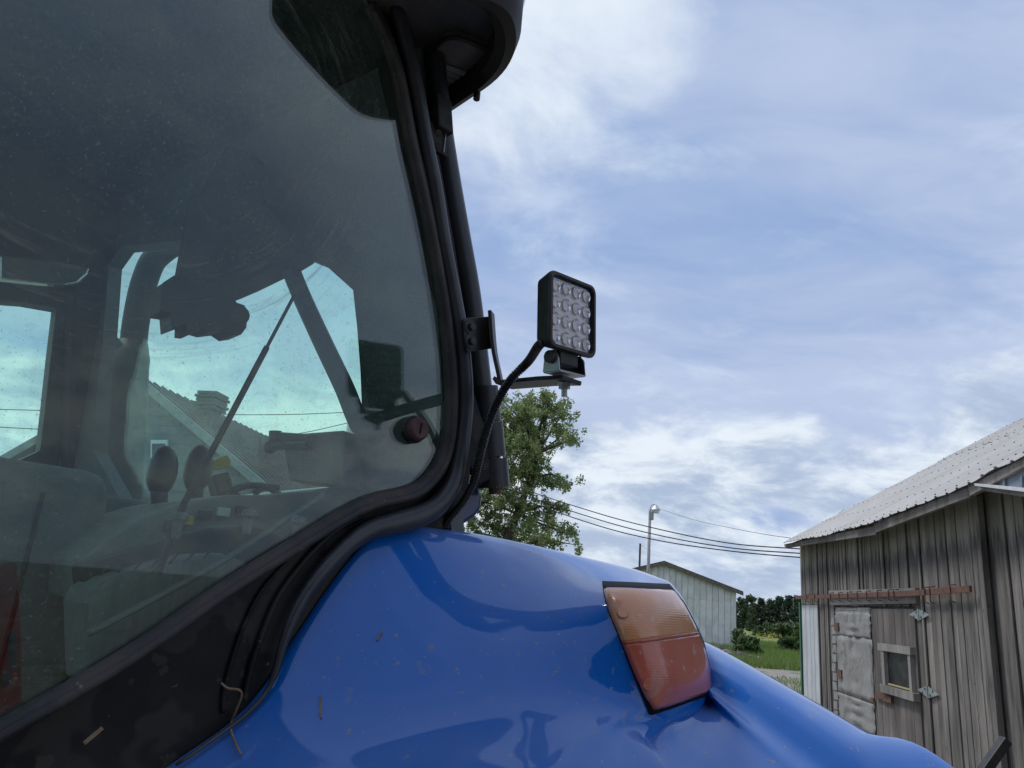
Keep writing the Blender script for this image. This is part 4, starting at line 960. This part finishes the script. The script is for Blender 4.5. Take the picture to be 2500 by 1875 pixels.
    tops = [(1473, 1424), (1640, 1436)]
    def patch(l, r_, s0, s1, off, ns, nt, inset=0, crown=0.):
        l = arcl(l, 60); r_ = arcl(r_, 60); g = []
        for i in range(ns):
            s = s0+(s1-s0)*i/(ns-1); a = np.array([np.interp(s, np.linspace(0, 1, 60), l[:, k]) for k in (0, 1)]); b_ = np.array([np.interp(s, np.linspace(0, 1, 60), r_[:, k]) for k in (0, 1)])
            row = []
            for j in range(nt):
                t = j/(nt-1); t2 = inset/200+t*(1-2*inset/200); p = a*(1-t2)+b_*t2
                e = min(1, 6*min(t, 1-t), 6*max(0, min(s, 1-s))) if crown else 0
                h = hit(p[0], p[1], off+crown*sqrt(max(0, 1-(1-e)**2)))
                if h is None: h = row[-1] if row else g[-1][j]
                row.append(h)
            g.append(row)
        return np.array(g)
    gl = [(1470, 1424)]+[(x-1, y) for x, y in left[1:-1]]+[(1586, 1745)]; gr = [(1632, 1430), (1669, 1475), (1694, 1527), (1714, 1572), (1730, 1630), (1731, 1674), (1714, 1702)]
    g1 = patch(gl, gr, 0, 1, .0035, 30, 16)
    tl = B().grid(g1).go('tail_light', M['gasket'], TR, smooth=True, solid=.012)
    split = .43
    am = patch(left, right, .025, split, .006, 18, 18, 2, .005); B().grid(am).go('amber_lens', M['amber'], tl, smooth=True, solid=.008)
    rd = patch(left, right, split+.012, .985, .006, 20, 18, 2, .005); B().grid(rd).go('red_lens', M['redlens'], tl, smooth=True, solid=.008)
    dv = patch(left, right, split-.004, split+.016, .007, 4, 18, 2, .005); B().grid(dv).go('lens_divider', M['divider'], tl, smooth=True, solid=.006)
    for (x, y, m_) in ((1521, 1508, 'amber'), (1572, 1667, 'redlens')):
        h = hit(x, y, .009); h2 = hit(x, y, .014); B().tube([h, h2], [.0085, .007], 14).go('lens_screw', M[m_], tl)
    # speck of dry weed caught on the seam
    q = [hit(x, y, .006) for x, y in ((605, 1716), (600, 1722), (572, 1760), (566, 1790), (580, 1830), (590, 1850))]
    q = [p for p in q if p is not None]
    st = [onv(540, 1668, VG+.03), onv(556, 1680, VG+.035), onv(590, 1692, VG+.04)]+q
    o = B().tube(crom(st, 40), .0014, 6).go('dry_stalk', 'straw', None, origin=st[0], smooth=True); tag(o, 'thin dry weed stalk caught on the seam at the lower left', 'straw')
    for k, (x, y, dx, dy, lab) in enumerate(((782, 1700, 2, 55, 'short straw piece stuck upright on the blue paint, lower middle'), (920, 1565, 14, -22, 'tiny pale straw piece stuck on the dark blue paint, higher one'))):
        p1, p2 = hit(x, y, .002), hit(x+dx, y+dy, .002)
        o = B().tube([p1, (p1+p2)/2, p2], .0011, 5).go('straw_piece', 'straw', None, origin=p1); tag(o, lab, 'straw')
    p1, p2 = onv(205, 1815, VG+.012), onv(250, 1777, VG+.012); o = B().tube([p1, p2], .0022, 5).go('straw_piece', 'straw', None, origin=p1); tag(o, 'pale straw piece lying across the black panel at lower left', 'straw')
    # rear wheel under the fender
    wc = T(.97, -1.12, .74); pr = []
    for i in range(48):
        a = 2*pi*i/48; d = TV*cos(a)+ZA*sin(a); pr.append([wc+d*r_+TU*w for r_, w in ((.40, -.20), (.55, -.23), (.64, -.22), (.69, -.15), (.70, 0), (.69, .15), (.64, .22), (.55, .23), (.40, .20), (.38, 0))])
    pr.append(pr[0]); wh = B().grid(pr).go('rear_tyre', 'tyre', TR, smooth=True, fix=True)
    B().tube([wc-TU*.1, wc+TU*.12], .41, 32).go('rim', 'polegrey', wh, bevel=.01)
    for i in range(22):
        a = 2*pi*i/22
        for sd in (-1, 1):
            aa = a+(.14 if sd > 0 else 0); d = TV*cos(aa)+ZA*sin(aa); t = np.cross(d, TU)
            B().box(wc+d*.715+TU*sd*.10, TU+t*sd*.8, d, np.cross(TU+t*sd*.8, d), .13, .025, .022).go('tread_lug', 'tyre', wh)

def left_side():
    """the left fender, lamp and wheel mirrored about the tractor's centre plane"""
    o0 = ORIG[TR.name]; c0 = float(np.dot(o0, TU))
    def mir(o, par):
        me = o.data.copy(); n = len(me.vertices); co = np.zeros(n*3, np.float32); me.vertices.foreach_get('co', co); P_ = co.reshape(-1, 3).astype(float)
        P_ = P_-2*np.outer(P_ @ TU+c0-.1, TU); me.vertices.foreach_set('co', P_.astype(np.float32).ravel()); me.flip_normals(); me.update()
        q = bpy.data.objects.new(o.name.split('.')[0], me); COL.objects.link(q); q.parent = par
        for m_ in o.modifiers:
            k = q.modifiers.new(m_.name, m_.type)
            for a_ in ('thickness', 'offset', 'width', 'segments', 'limit_method', 'angle_limit'):
                if hasattr(m_, a_): setattr(k, a_, getattr(m_, a_))
        for ch in list(o.children): mir(ch, q)
    for o in [c for c in TR.children if c.name in ('fender', 'fender_flange', 'pod_foot', 'tail_light', 'rear_tyre')]: mir(o, TR)

def lens_mat(name, c, c2):
    m = mat(name, c, .22, col2=c2, scale=5, lo=.3, hi=.75, coat=.5, specks=((60, .66, (.55, .50, .46), .35), (12, .62, (.45, .40, .37), .25)))
    nt = m.node_tree; N = nt.nodes.new; L = nt.links.new; b = nt.nodes['Principled BSDF']
    b.inputs['Subsurface Weight'].default_value = .0
    tc = N('ShaderNodeTexCoord'); wv = N('ShaderNodeTexWave'); wv.bands_direction = 'Z'; wv.inputs['Scale'].default_value = 95.; L(tc.outputs['Object'], wv.inputs[0])
    bp = N('ShaderNodeBump'); bp.inputs['Strength'].default_value = .07; bp.inputs['Distance'].default_value = .004; L(wv.outputs[0], bp.inputs['Height']); L(bp.outputs[0], b.inputs['Normal'])
    b.inputs['Coat Roughness'].default_value = .06
    return m
M['amber'] = lens_mat('amber_lens', (.56, .19, .055), (.56, .28, .15))
M['redlens'] = lens_mat('red_lens', (.46, .07, .035), (.48, .14, .095))
M['gasket'] = mat('gasket', (.006, .006, .007), .7, spec=.2)
M['divider'] = mat('lens_divider', (.42, .10, .04), .3, coat=.5)

def work_light():
    C0 = at(1396, 770, 1.07); s = .1095
    ax = unit(cr*.655-cu*.135+cf*.745); ay = unit(cr*.01+cu*.985+cf*.149); ay = unit(ay-ax*np.dot(ax, ay)); az = np.cross(ax, ay)
    if np.dot(az, CAM-C0) < 0: az = -az
    def Q(x, y, z): return C0+ax*x+ay*y+az*z
    def rr(h, rad, z, n=5):
        o = []
        for (sx, sy, a0) in ((1, 1, 0), (-1, 1, 90), (-1, -1, 180), (1, -1, 270)):
            for k in range(n):
                a = radians(a0+90*k/(n-1)); o.append(Q(sx*(h-rad)+rad*cos(a), sy*(h-rad)+rad*sin(a), z))
        return o
    h = s/2; n = 20
    rings = [rr(h*.82, .008, -.026), rr(h*.88, .010, -.024), rr(h, .012, -.002), rr(h, .012, .002), rr(h*.975, .012, .0045), rr(h*.90, .009, .0045), rr(h*.885, .009, -.004)]
    b = B(); b.add([p for r_ in rings for p in r_], [(i*n+j, i*n+(j+1) % n, (i+1)*n+(j+1) % n, (i+1)*n+j) for i in range(len(rings)-1) for j in range(n)]+[tuple(range(n))])
    wl = b.go('work_light', 'lamp', TR, sharp=35); wl['label'] = 'square black LED work light on an arm'
    # heat fins on the back
    for k in range(6): B().box(Q(0, -.036+.0145*k, -.0272), ax, az, ay, h*.68, .003, .0016).go('cooling_fin', 'lamp', wl)
    B().prism(rr(h*.892, .009, -.012), az*.004).go('reflector_plate', M['ledplate'], wl)
    pit = .0240
    for i in range(4):
        for j in range(4):
            x, y = (i-1.5)*pit, (j-1.5)*pit; b = B(); m_ = 8; base = []
            prof = [(.0098, .0065), (.0085, .0020), (.0058, -.0030), (.0030, -.0055)]
            vv = []
            for pi_, (rad, z) in enumerate(prof):
                for k in range(m_):
                    a = 2*pi*(k+.5*(pi_ % 2))/m_; vv.append(Q(x+rad*cos(a), y+rad*sin(a), z-.0065))
            ff = [(q*m_+k, q*m_+(k+1) % m_, (q+1)*m_+(k+1) % m_, (q+1)*m_+k) for q in range(3) for k in range(m_)]+[tuple(3*m_+k for k in range(m_))]
            b.add(vv, ff); b.go('led_cup', M['chrome'], wl)
            B().ball(Q(x, y, -.0098), (.0024, .0024, .0030), (ax, ay, az), 5).go('led_dome', M['ledclear'], wl)
            B().tube([Q(x, y, -.007), Q(x, y, -.0062)], [.0108, .0103], 14).go('led_ring', M['ledclear'], wl) if False else None
    for k in range(34):
        x = -h*.87+2*h*.87*k/33
        B().box(Q(x, 0, -.0045), ay, ax, az, h*.875, .0006, .0007).go('lens_flute', M['ledclear'], wl)
    B().prism(rr(h*.893, .009, -.0030), az*.002).go('lens', M['lamppane'], wl, fix=True)
    # foot, U bracket, clamp bolt
    B().box(Q(.0, -h-.008, -.014), ax, ay, az, .0215, .011, .011).go('mount_foot', 'lamp', wl, bevel=.003)
    B().prism([Q(x, y, -.020) for x, y in ((-.0215, -h-.002), (.0215, -h-.002), (.0215, -h-.022), (-.0215, -h-.022))], az*.004).go('foot_web', 'lamp', wl)
    yb = -h-.029
    br = B(); br.box(Q(0, yb, -.012), ax, az, ay, .029, .0145, .0013); ub = br.go('u_bracket', 'zinc', wl)
    for sx in (-1, 1):
        B().prism([Q(sx*.029, yy, zz) for yy, zz in ((yb, -.0265), (yb, .0025), (yb+.018, .0005), (yb+.030, -.006), (yb+.030, -.018), (yb+.018, -.0245))], ax*sx*.002).go('bracket_ear', 'zinc' if sx < 0 else 'lamp', wl)
        B().tube([Q(sx*.031, yb+.020, -.012), Q(sx*.037, yb+.020, -.012)], .0090, 16).go('pivot_bolt', 'steel_black', wl, bevel=.001)
    ba = Q(0, yb-.014, -.012)
    B().tube([Q(.0, yb-.004, -.012), Q(0, yb-.032, -.012)], .0042, 12).go('clamp_bolt', 'zinc', wl)
    B().tube([Q(.0, yb-.0145, -.012), Q(0, yb-.021, -.012)], .0082, 6).go('clamp_nut', 'zinc', wl)
    B().tube([Q(.0, yb-.013, -.012), Q(0, yb-.0145, -.012)], .0105, 16).go('washer', 'zinc', wl)
    # flat-bar arm from the pillar
    def bar(pts, wid, th, up):
        pts = [np.asarray(p) for p in pts]; bb = B(); vv = []; m_ = len(pts)
        for i, p in enumerate(pts):
            t = unit(pts[min(i+1, m_-1)]-pts[max(i-1, 0)]); w = unit(up-t*np.dot(up, t)); nn = np.cross(w, t)
            vv += [p+w*wid+nn*th, p-w*wid+nn*th, p-w*wid-nn*th, p+w*wid-nn*th]
        ff = [(i*4+k, i*4+(k+1) % 4, (i+1)*4+(k+1) % 4, (i+1)*4+k) for i in range(m_-1) for k in range(4)]+[(3, 2, 1, 0), tuple((m_-1)*4+k for k in range(4))]
        return bb.add(vv, ff)
    end = Q(0, yb-.009, -.012)
    a0 = onv(1199, 762, VG+.042); a1 = onv(1206, 850, VG+.042); a2 = onv(1219, 915, VG+.043)
    j0 = onv(1224, 934, VG+.044); tipd = unit(end-j0)
    pts = [a0, a1, a2, onv(1223, 936, VG+.044)]
    arm = bar(crom(pts, 14), .0165, .0030, hd(10)).go('light_arm', 'steel_black', TR, bevel=.0012)
    bar([j0-tipd*.002+ZA*.002, j0+tipd*.012-ZA*.004, end-tipd*.05, end, end+tipd*.020], .0165, .0032, hd(38)).go('arm_foot', 'steel_black', arm, bevel=.0012)
    hpl = [onv(x, y, VG+.030) for x, y in ((1132, 780), (1140, 776), (1200, 772), (1206, 850), (1142, 860), (1136, 840))]
    mp = B().prism(hpl, -TV*.004).go('arm_plate', 'steel_black', TR, bevel=.001)
    for (x, y) in ((1148, 799), (1149, 834)):
        q = onv(x, y, VG+.030); B().tube([q, q+TV*.002], .0125, 18).go('washer', 'steel_black', mp)
        B().tube([q+TV*.002, q+TV*.008], .0065, 6).go('bolt_head', 'steel_black', mp)
    # corrugated conduit
    cp = crom([Q(-.030, -h*.70, -.020), Q(-.047, -h*.90, -.021)]+[at(x, y, d) for x, y, d in ((1290, 882, 1.115), (1250, 923, 1.135), (1222, 965, 1.15), (1198, 1020, 1.165), (1180, 1080, 1.175), (1168, 1130, 1.18), (1155, 1180, 1.185), (1130, 1225, 1.185), (1100, 1262, 1.18), (1085, 1285, 1.18))], 400)
    cp = arcl(cp, 560); i = np.arange(560); rad = .0061+.0009*np.sign(np.sin(i*2*pi/5.6))
    B().tube(cp, list(rad), 10).go('cable_conduit', 'cable', TR, sharp=60)
M['chrome'] = mat('led_chrome', (.78, .79, .86), .10, 1.)
M['ledplate'] = mat('led_plate', (.86, .87, .93), .4, .0)
M['ledclear'] = mat('led_clear', (.75, .76, .82), .06, .0, spec=.8, coat=1.)
M['lamppane'] = pane_mat('lamp_front_glass', (.97, .97, .98), .02, refl0=.05)

def interior():
    VF = -2.07                                           # windscreen plane
    ru = lambda z: .742-.19*(z-1.95)
    fu = lambda z: .46-.05*(z-1.95)
    wd = unit(T(.47, VF, 0)-T(.742, VG-.03, 0)); wn = unit(np.cross(wd, ZA)); wn = wn if np.dot(wn, TU) < 0 else -wn   # right wall, leaning in, facing in
    def rw(x, y, o=0.):
        z = 2.2
        for _ in range(12):
            a_, b_ = T(ru(z), VG-.03, 0), T(fu(z), VF, 0); w_ = unit(b_-a_); n_ = V3(w_[1], -w_[0], 0); n_ = n_ if np.dot(n_, TU) < 0 else -n_
            q = onplane(x, y, a_+n_*o, n_); z = min(max(q[2], 1.0), 2.9)
        return q
    def rp(t, z): return T(ru(z)*(1-t)+fu(z)*t, (VG-.03)*(1-t)+VF*t, z)
    hole = [rw(x, y) for x, y in ((228, 1100), (240, 925), (252, 825), (266, 645), (296, 603), (455, 584), (540, 548), (640, 585), (793, 646), (862, 708), (872, 800), (880, 908), (886, 1060), (886, 1178), (700, 1205), (330, 1290))]
    outer = [rp(-.03, 1.2), rp(1, 1.0), rp(1, 2.69), rp(.0, 2.69)]
    # keep the opening inside the wall
    def clampz(h): return [p if p[2] < 2.67 else np.array([p[0], p[1], 2.67]) for p in h]
    tri = [rw(x, y) for x, y in ((700, 466), (726, 464), (714, 496))]
    dr = B().plate(outer, [clampz(hole), clampz(tri)], -wn*.035).go('right_door_frame', 'interior', TR)
    for t0 in (0,):                                       # one bent pane just outside the frame
        gi = np.array([[rp(t, z)-wn*.037 for t in np.linspace(.16, .99, 12)] for z in np.linspace(1.45, 2.62, 12)]); go = gi-wn*.004
        gb = B().grid(gi); gb.grid(go); gb.go('door_glass', 'pane', dr, fix=False)
    # front wall with windscreen
    def fw(x, y): return onv(x, y, VF)
    fo = [T(-.35, VF, 1.0), T(.47, VF, 1.0), T(.47, VF, 2.70), T(-.35, VF, 2.70)]
    fh = [T(-.28, VF, 1.45), fw(98, 1100), fw(110, 1000), fw(124, 870), fw(138, 752), fw(60, 738), fw(-20, 732), T(-.28, VF, 2.40)]
    fr = B().plate(fo, [fh], TV*-.05).go('windscreen_frame', 'interior', TR)
    B().prism([p-TV*.02 for p in [T(-.30, VF, 1.44), T(.42, VF, 1.44), T(.42, VF, 2.45), T(-.30, VF, 2.45)]], -TV*.004).go('windscreen', 'pane', fr)
    # A-post
    B().tube([fw(188, 1330)+TV*.03, fw(192, 1000)+TV*.03, fw(205, 600)+TV*.03], .055, 4).go('front_post', 'headliner', TR, bevel=.01)
    # left wall with door opening
    la, lb = T(-.545, VG, 0), T(-.30, VF, 0)
    def lp(t, z): return la*(1-t)+lb*t+ZA*z
    lf = B().plate([lp(0, 1.2), lp(1, 1.2), lp(1, 2.7), lp(0, 2.7)], [[lp(.12, 1.55), lp(.92, 1.4), lp(.90, 2.55), lp(.14, 2.5)]], -TU*.035).go('left_door_frame', 'interior', TR)
    B().prism([lp(.11, 1.54)-TU*.01, lp(.93, 1.39)-TU*.01, lp(.91, 2.56)-TU*.01, lp(.13, 2.51)-TU*.01], -TU*.004).go('door_glass', 'pane', lf)
    B().prism([T(-.54, VG-.045, 2.685), T(.58, VG-.045, 2.685), T(.47, VF, 2.685), T(-.30, VF, 2.685)], -ZA*.012).go('headliner', 'headliner', TR)
    B().prism([T(-.54, VG-.06, 1.05), T(.72, VG-.06, 1.05), T(.47, VF, 1.05), T(-.30, VF, 1.05)], -ZA*.04).go('cab_floor', 'darktrim', TR)
    # front visor and mirror
    B().prism([fw(x, y)+TV*.10 for x, y in ((-60, 395), (55, 400), (262, 540), (262, 600), (160, 690), (-60, 660))], -TV*.05).go('sun_visor', 'darktrim', TR, bevel=.01)
    B().prism([fw(x, y)+TV*.18 for x, y in ((-40, 672), (60, 680), (166, 698), (160, 716), (142, 732), (110, 738), (50, 734), (-40, 726))], -TV*.03).go('interior_mirror', M['mirror'], TR, bevel=.004)
    # hanging monitor on a bracket
    def iv(x, y, v): return onv(x, y, v)
    B().prism([iv(x, y, -1.20) for x, y in ((437, 672), (452, 590), (470, 480), (534, 470), (531, 547), (503, 687), (528, 676), (532, 720), (480, 730), (437, 700))], -TV*.02).go('monitor_bracket', 'darktrim', TR)
    mo = B().prism([iv(x, y, -1.19) for x, y in ((398, 690), (406, 690), (408, 694), (422, 692), (424, 672), (440, 672), (446, 680), (528, 690), (560, 692), (578, 738), (598, 745), (605, 775), (602, 800), (590, 816), (565, 820), (545, 806), (510, 810), (490, 804), (470, 813), (454, 811), (455, 790), (420, 803), (417, 765), (390, 761))], -TV*.05).go('hanging_monitor', 'darktrim', TR, bevel=.004)
    B().tube([iv(585, 770, -1.185), iv(585, 770, -1.165)], .016, 14).go('monitor_knob', 'lever', mo)
    B().prism([rw(x, y, .05) for x, y in ((533, 500), (600, 380), (650, 400), (700, 462), (690, 520), (780, 640), (741, 664), (700, 682), (636, 713), (578, 738), (531, 690))], wn*.05).go('overhead_pod', 'browntrim', TR, bevel=.008)
    # grab bar, gas strut
    B().tube(crom([rw(x, y, .06) for x, y in ((690, 560), (705, 640), (735, 720), (790, 840), (840, 945), (866, 1010), (885, 1045), (920, 1065))], 40), .0165, 12).go('grab_bar', 'bargrey', TR, smooth=True)
    s0, s1 = onv(718, 722, VG-.05), onv(448, 1232, VG-.03); sm = s0*.72+s1*.28
    st = B().tube([s0, sm], .0026, 8).go('gas_strut', 'darktrim', TR, smooth=True); B().tube([sm, s1], .0042, 10).go('strut_cylinder', 'darktrim', st, smooth=True)
    B().tube([onv(448, 1232, VG-.03), onv(385, 1400, VG-.05)], .005, 8).go('strut_mount', 'darktrim', st)
    # door latch lever
    lt = B().tube([rw(760, 1080, .07), rw(700, 1084, .07), rw(662, 1090, .07)], [.013, .010, .008], 10).go('door_latch', 'bargrey', TR)
    B().ball(rw(660, 1092, .07), .012, n=6).go('latch_knob', 'bargrey', lt, smooth=True)
    B().tube([rw(758, 1070, .08), rw(664, 1063, .08)], .007, 8).go('latch_rod', 'bargrey', lt); B().tube([rw(672, 1052, .08), rw(671, 1076, .08)], .011, 6).go('latch_nut', 'bargrey', lt)
    B().prism([rw(x, y, .02) for x, y in ((738, 1076), (890, 1066), (890, 1200), (758, 1185))], wn*.05).go('latch_housing', 'bargrey', TR, bevel=.004)
    # seat
    sx = T(.17, -1.46, 0)
    def rbox(name, c, hx, hy, hz, mt, bev, par=TR, ax=TU, ay=TV, az=ZA):
        return B().box(c, ax, ay, az, hx, hy, hz).go(name, mt, par, bevel=bev, smooth=True)
    q = onv(272, 1160, -1.46); zt = q[2]; ur = float(np.dot(q, TU))
    seat = rbox('seat_back', T(ur-.24, -1.46, zt-.28), .24, .055, .28, 'seat', .045)
    rbox('seat_cushion', T(ur-.24, -1.72, zt-.56), .24, .25, .06, 'seat', .04)
    q = onv(362, 1232, -1.62); rbox('armrest', q-TU*.06-ZA*.10, .06, .10, .10, 'seat', .02)
    for k in (-.13, .0, .13): B().tube([T(ur-.24+k, -1.403, zt-.05), T(ur-.24+k, -1.403, zt-.5)], .004, 6).go('seat_seam', 'darktrim', seat)
    # wheel-arch console, its ribbed lower box and controls
    B().prism([onv(x, y, -1.22) for x, y in ((205, 1362), (255, 1320), (300, 1292), (365, 1257), (460, 1224), (560, 1208), (650, 1208), (760, 1196), (900, 1178), (900, 1330), (640, 1420), (200, 1470))], -TV*.45).go('side_console', 'console', TR, bevel=.02)
    B().prism([onv(x, y, -1.08) for x, y in ((205, 1382), (330, 1345), (430, 1310), (520, 1288), (600, 1283), (660, 1292), (720, 1330), (640, 1440), (210, 1440))], -TV*.06).go('console_dark_box', 'darktrim', TR, bevel=.01)  # dark box between the console and the ribbed box
    B().prism([onv(x, y, -1.02) for x, y in ((207, 1474), (225, 1440), (265, 1412), (330, 1392), (460, 1355), (545, 1350), (600, 1372), (630, 1400), (560, 1460), (215, 1680))], -TV*.10).go('ribbed_box', 'panelgrey', TR, bevel=.008)
    for k in range(7):
        x = 245+k*42; B().tube([onv(x, 1405-k*7, -1.015), onv(x+22, 1380-k*7, -1.015)], .0015, 6).go('box_strap', 'darktrim', TR)
    B().tube(crom([onv(x, y, -.965) for x, y in ((215, 1548), (400, 1450), (560, 1360), (700, 1268), (790, 1210))], 30), .0045, 8).go('hose', 'bargrey', TR, smooth=True)
    for (x, y, w, tilt, mt) in ((397, 1150, .020, .0, 'lever'), (484, 1145, .0195, 0, 'lever')):
        q = onv(x, y, -1.42); lv = B().ball(q, (w*1.3, w*1.3, .047), (TU, TV, ZA), 10).go('joystick', mt, TR, smooth=True)
        B().tube(crom([q-ZA*.03, q-ZA*.07+TU*.01, q-ZA*.11+TU*.035], 8), list(np.linspace(.016, .012, 8)), 10).go('shaft', mt, lv, smooth=True)
    q = onv(535, 1165, -1.42); lv = B().prism([onv(x, y, -1.42) for x, y in ((520, 1160), (562, 1150), (575, 1195), (600, 1215), (540, 1235))], -TV*.04).go('hand_throttle', 'lever', TR, bevel=.006)
    B().prism([onv(x, y, -1.42) for x, y in ((508, 1130), (555, 1110), (566, 1128), (566, 1140), (506, 1152))], -TV*.045).go('throttle_grip', 'yellow', lv, bevel=.006)
    for pts in (((560, 1200), (610, 1185), (680, 1190)), ((620, 1205), (650, 1190), (690, 1212)), ((660, 1250), (690, 1215), (735, 1215))):
        B().tube(crom([onv(x, y, -1.30) for x, y in pts], 12), .006, 8).go('control_cable', 'darktrim', TR, smooth=True)
    for k, (x, y) in enumerate(((420, 1282), (455, 1270), (500, 1258), (545, 1250), (590, 1246))):
        B().box(onv(x, y, -1.212), TU, ZA, TV, .010, .007, .004).go('console_switch', ('lever', 'yellow', 'lever', 'white', 'lever')[k], TR, bevel=.001)
    # exhaust stack outside the front corner
    ev = -2.75
    pc = [onv(x, y, ev) for x, y in ((425, 596), (400, 612), (372, 640), (352, 690), (340, 740), (330, 800), (325, 850))]
    ex = B().tube(crom(pc, 30), .044, 18, caps=True).go('exhaust_stack', 'exhaust', TR, smooth=True)
    B().tube([onv(x, y, ev) for x, y in ((325, 835), (318, 870), (308, 900), (300, 1000), (285, 1200), (270, 1400))], [.048, .064, .072, .078, .080, .080], 18).go('heat_shield', 'exhaust', ex, smooth=True)
    B().tube([onv(248, 800, ev+.1), onv(290, 850, ev+.1)], .02, 8).go('shield_stay', 'exhaust', ex)
    # bonnet ahead of the cab
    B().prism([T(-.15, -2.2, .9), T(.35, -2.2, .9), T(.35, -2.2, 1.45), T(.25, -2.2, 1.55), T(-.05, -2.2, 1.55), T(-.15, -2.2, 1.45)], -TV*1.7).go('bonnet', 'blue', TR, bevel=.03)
    B().prism([T(-.2, -1.0, .55), T(.4, -1.0, .55), T(.4, -1.0, 1.0), T(-.2, -1.0, 1.0)], -TV*2.6).go('chassis', 'black', TR)
M['mirror'] = mat('mirror_glass', (.5, .55, .56), .1, .8)
def red_mast():
    """red implement upright behind the camera, mirrored in the rear window"""
    def mv(x, y): q = onv(x, y, -2.55); return q-TV*2*(np.dot(q, TV)-VG)
    o0 = mv(10, 1900); o0[2] = 0; root = thing('implement_mast', o0, 'red bolted steel mast mirrored in the lower left of the cab glass', 'implement')
    B().prism([mv(x, y) for x, y in ((-60, 1400), (28, 1372), (42, 1376), (56, 1620), (-60, 1640))], TV*.03).go('mast_plate', 'redpost', root)
    B().prism([mv(x, y) for x, y in ((-60, 1645), (52, 1628), (64, 2100), (-60, 2100))], TV*.05).go('mast_leg', 'redpost', root)
    q = mv(0, 2100); B().tube([q+TV*.02, V3(q[0], q[1], 0)+TV*.02], .06, 8).go('mast_foot', 'redpost', root)
    for (x, y) in ((30, 1550), (30, 1580), (30, 1610), (14, 1650)):
        q = mv(x, y); B().tube([q, q-TV*.012], .012, 6).go('bolt', 'zinc', root)
red_mast()
tractor_roof(); tractor_cab(); tractor_fender(); left_side(); work_light(); interior()
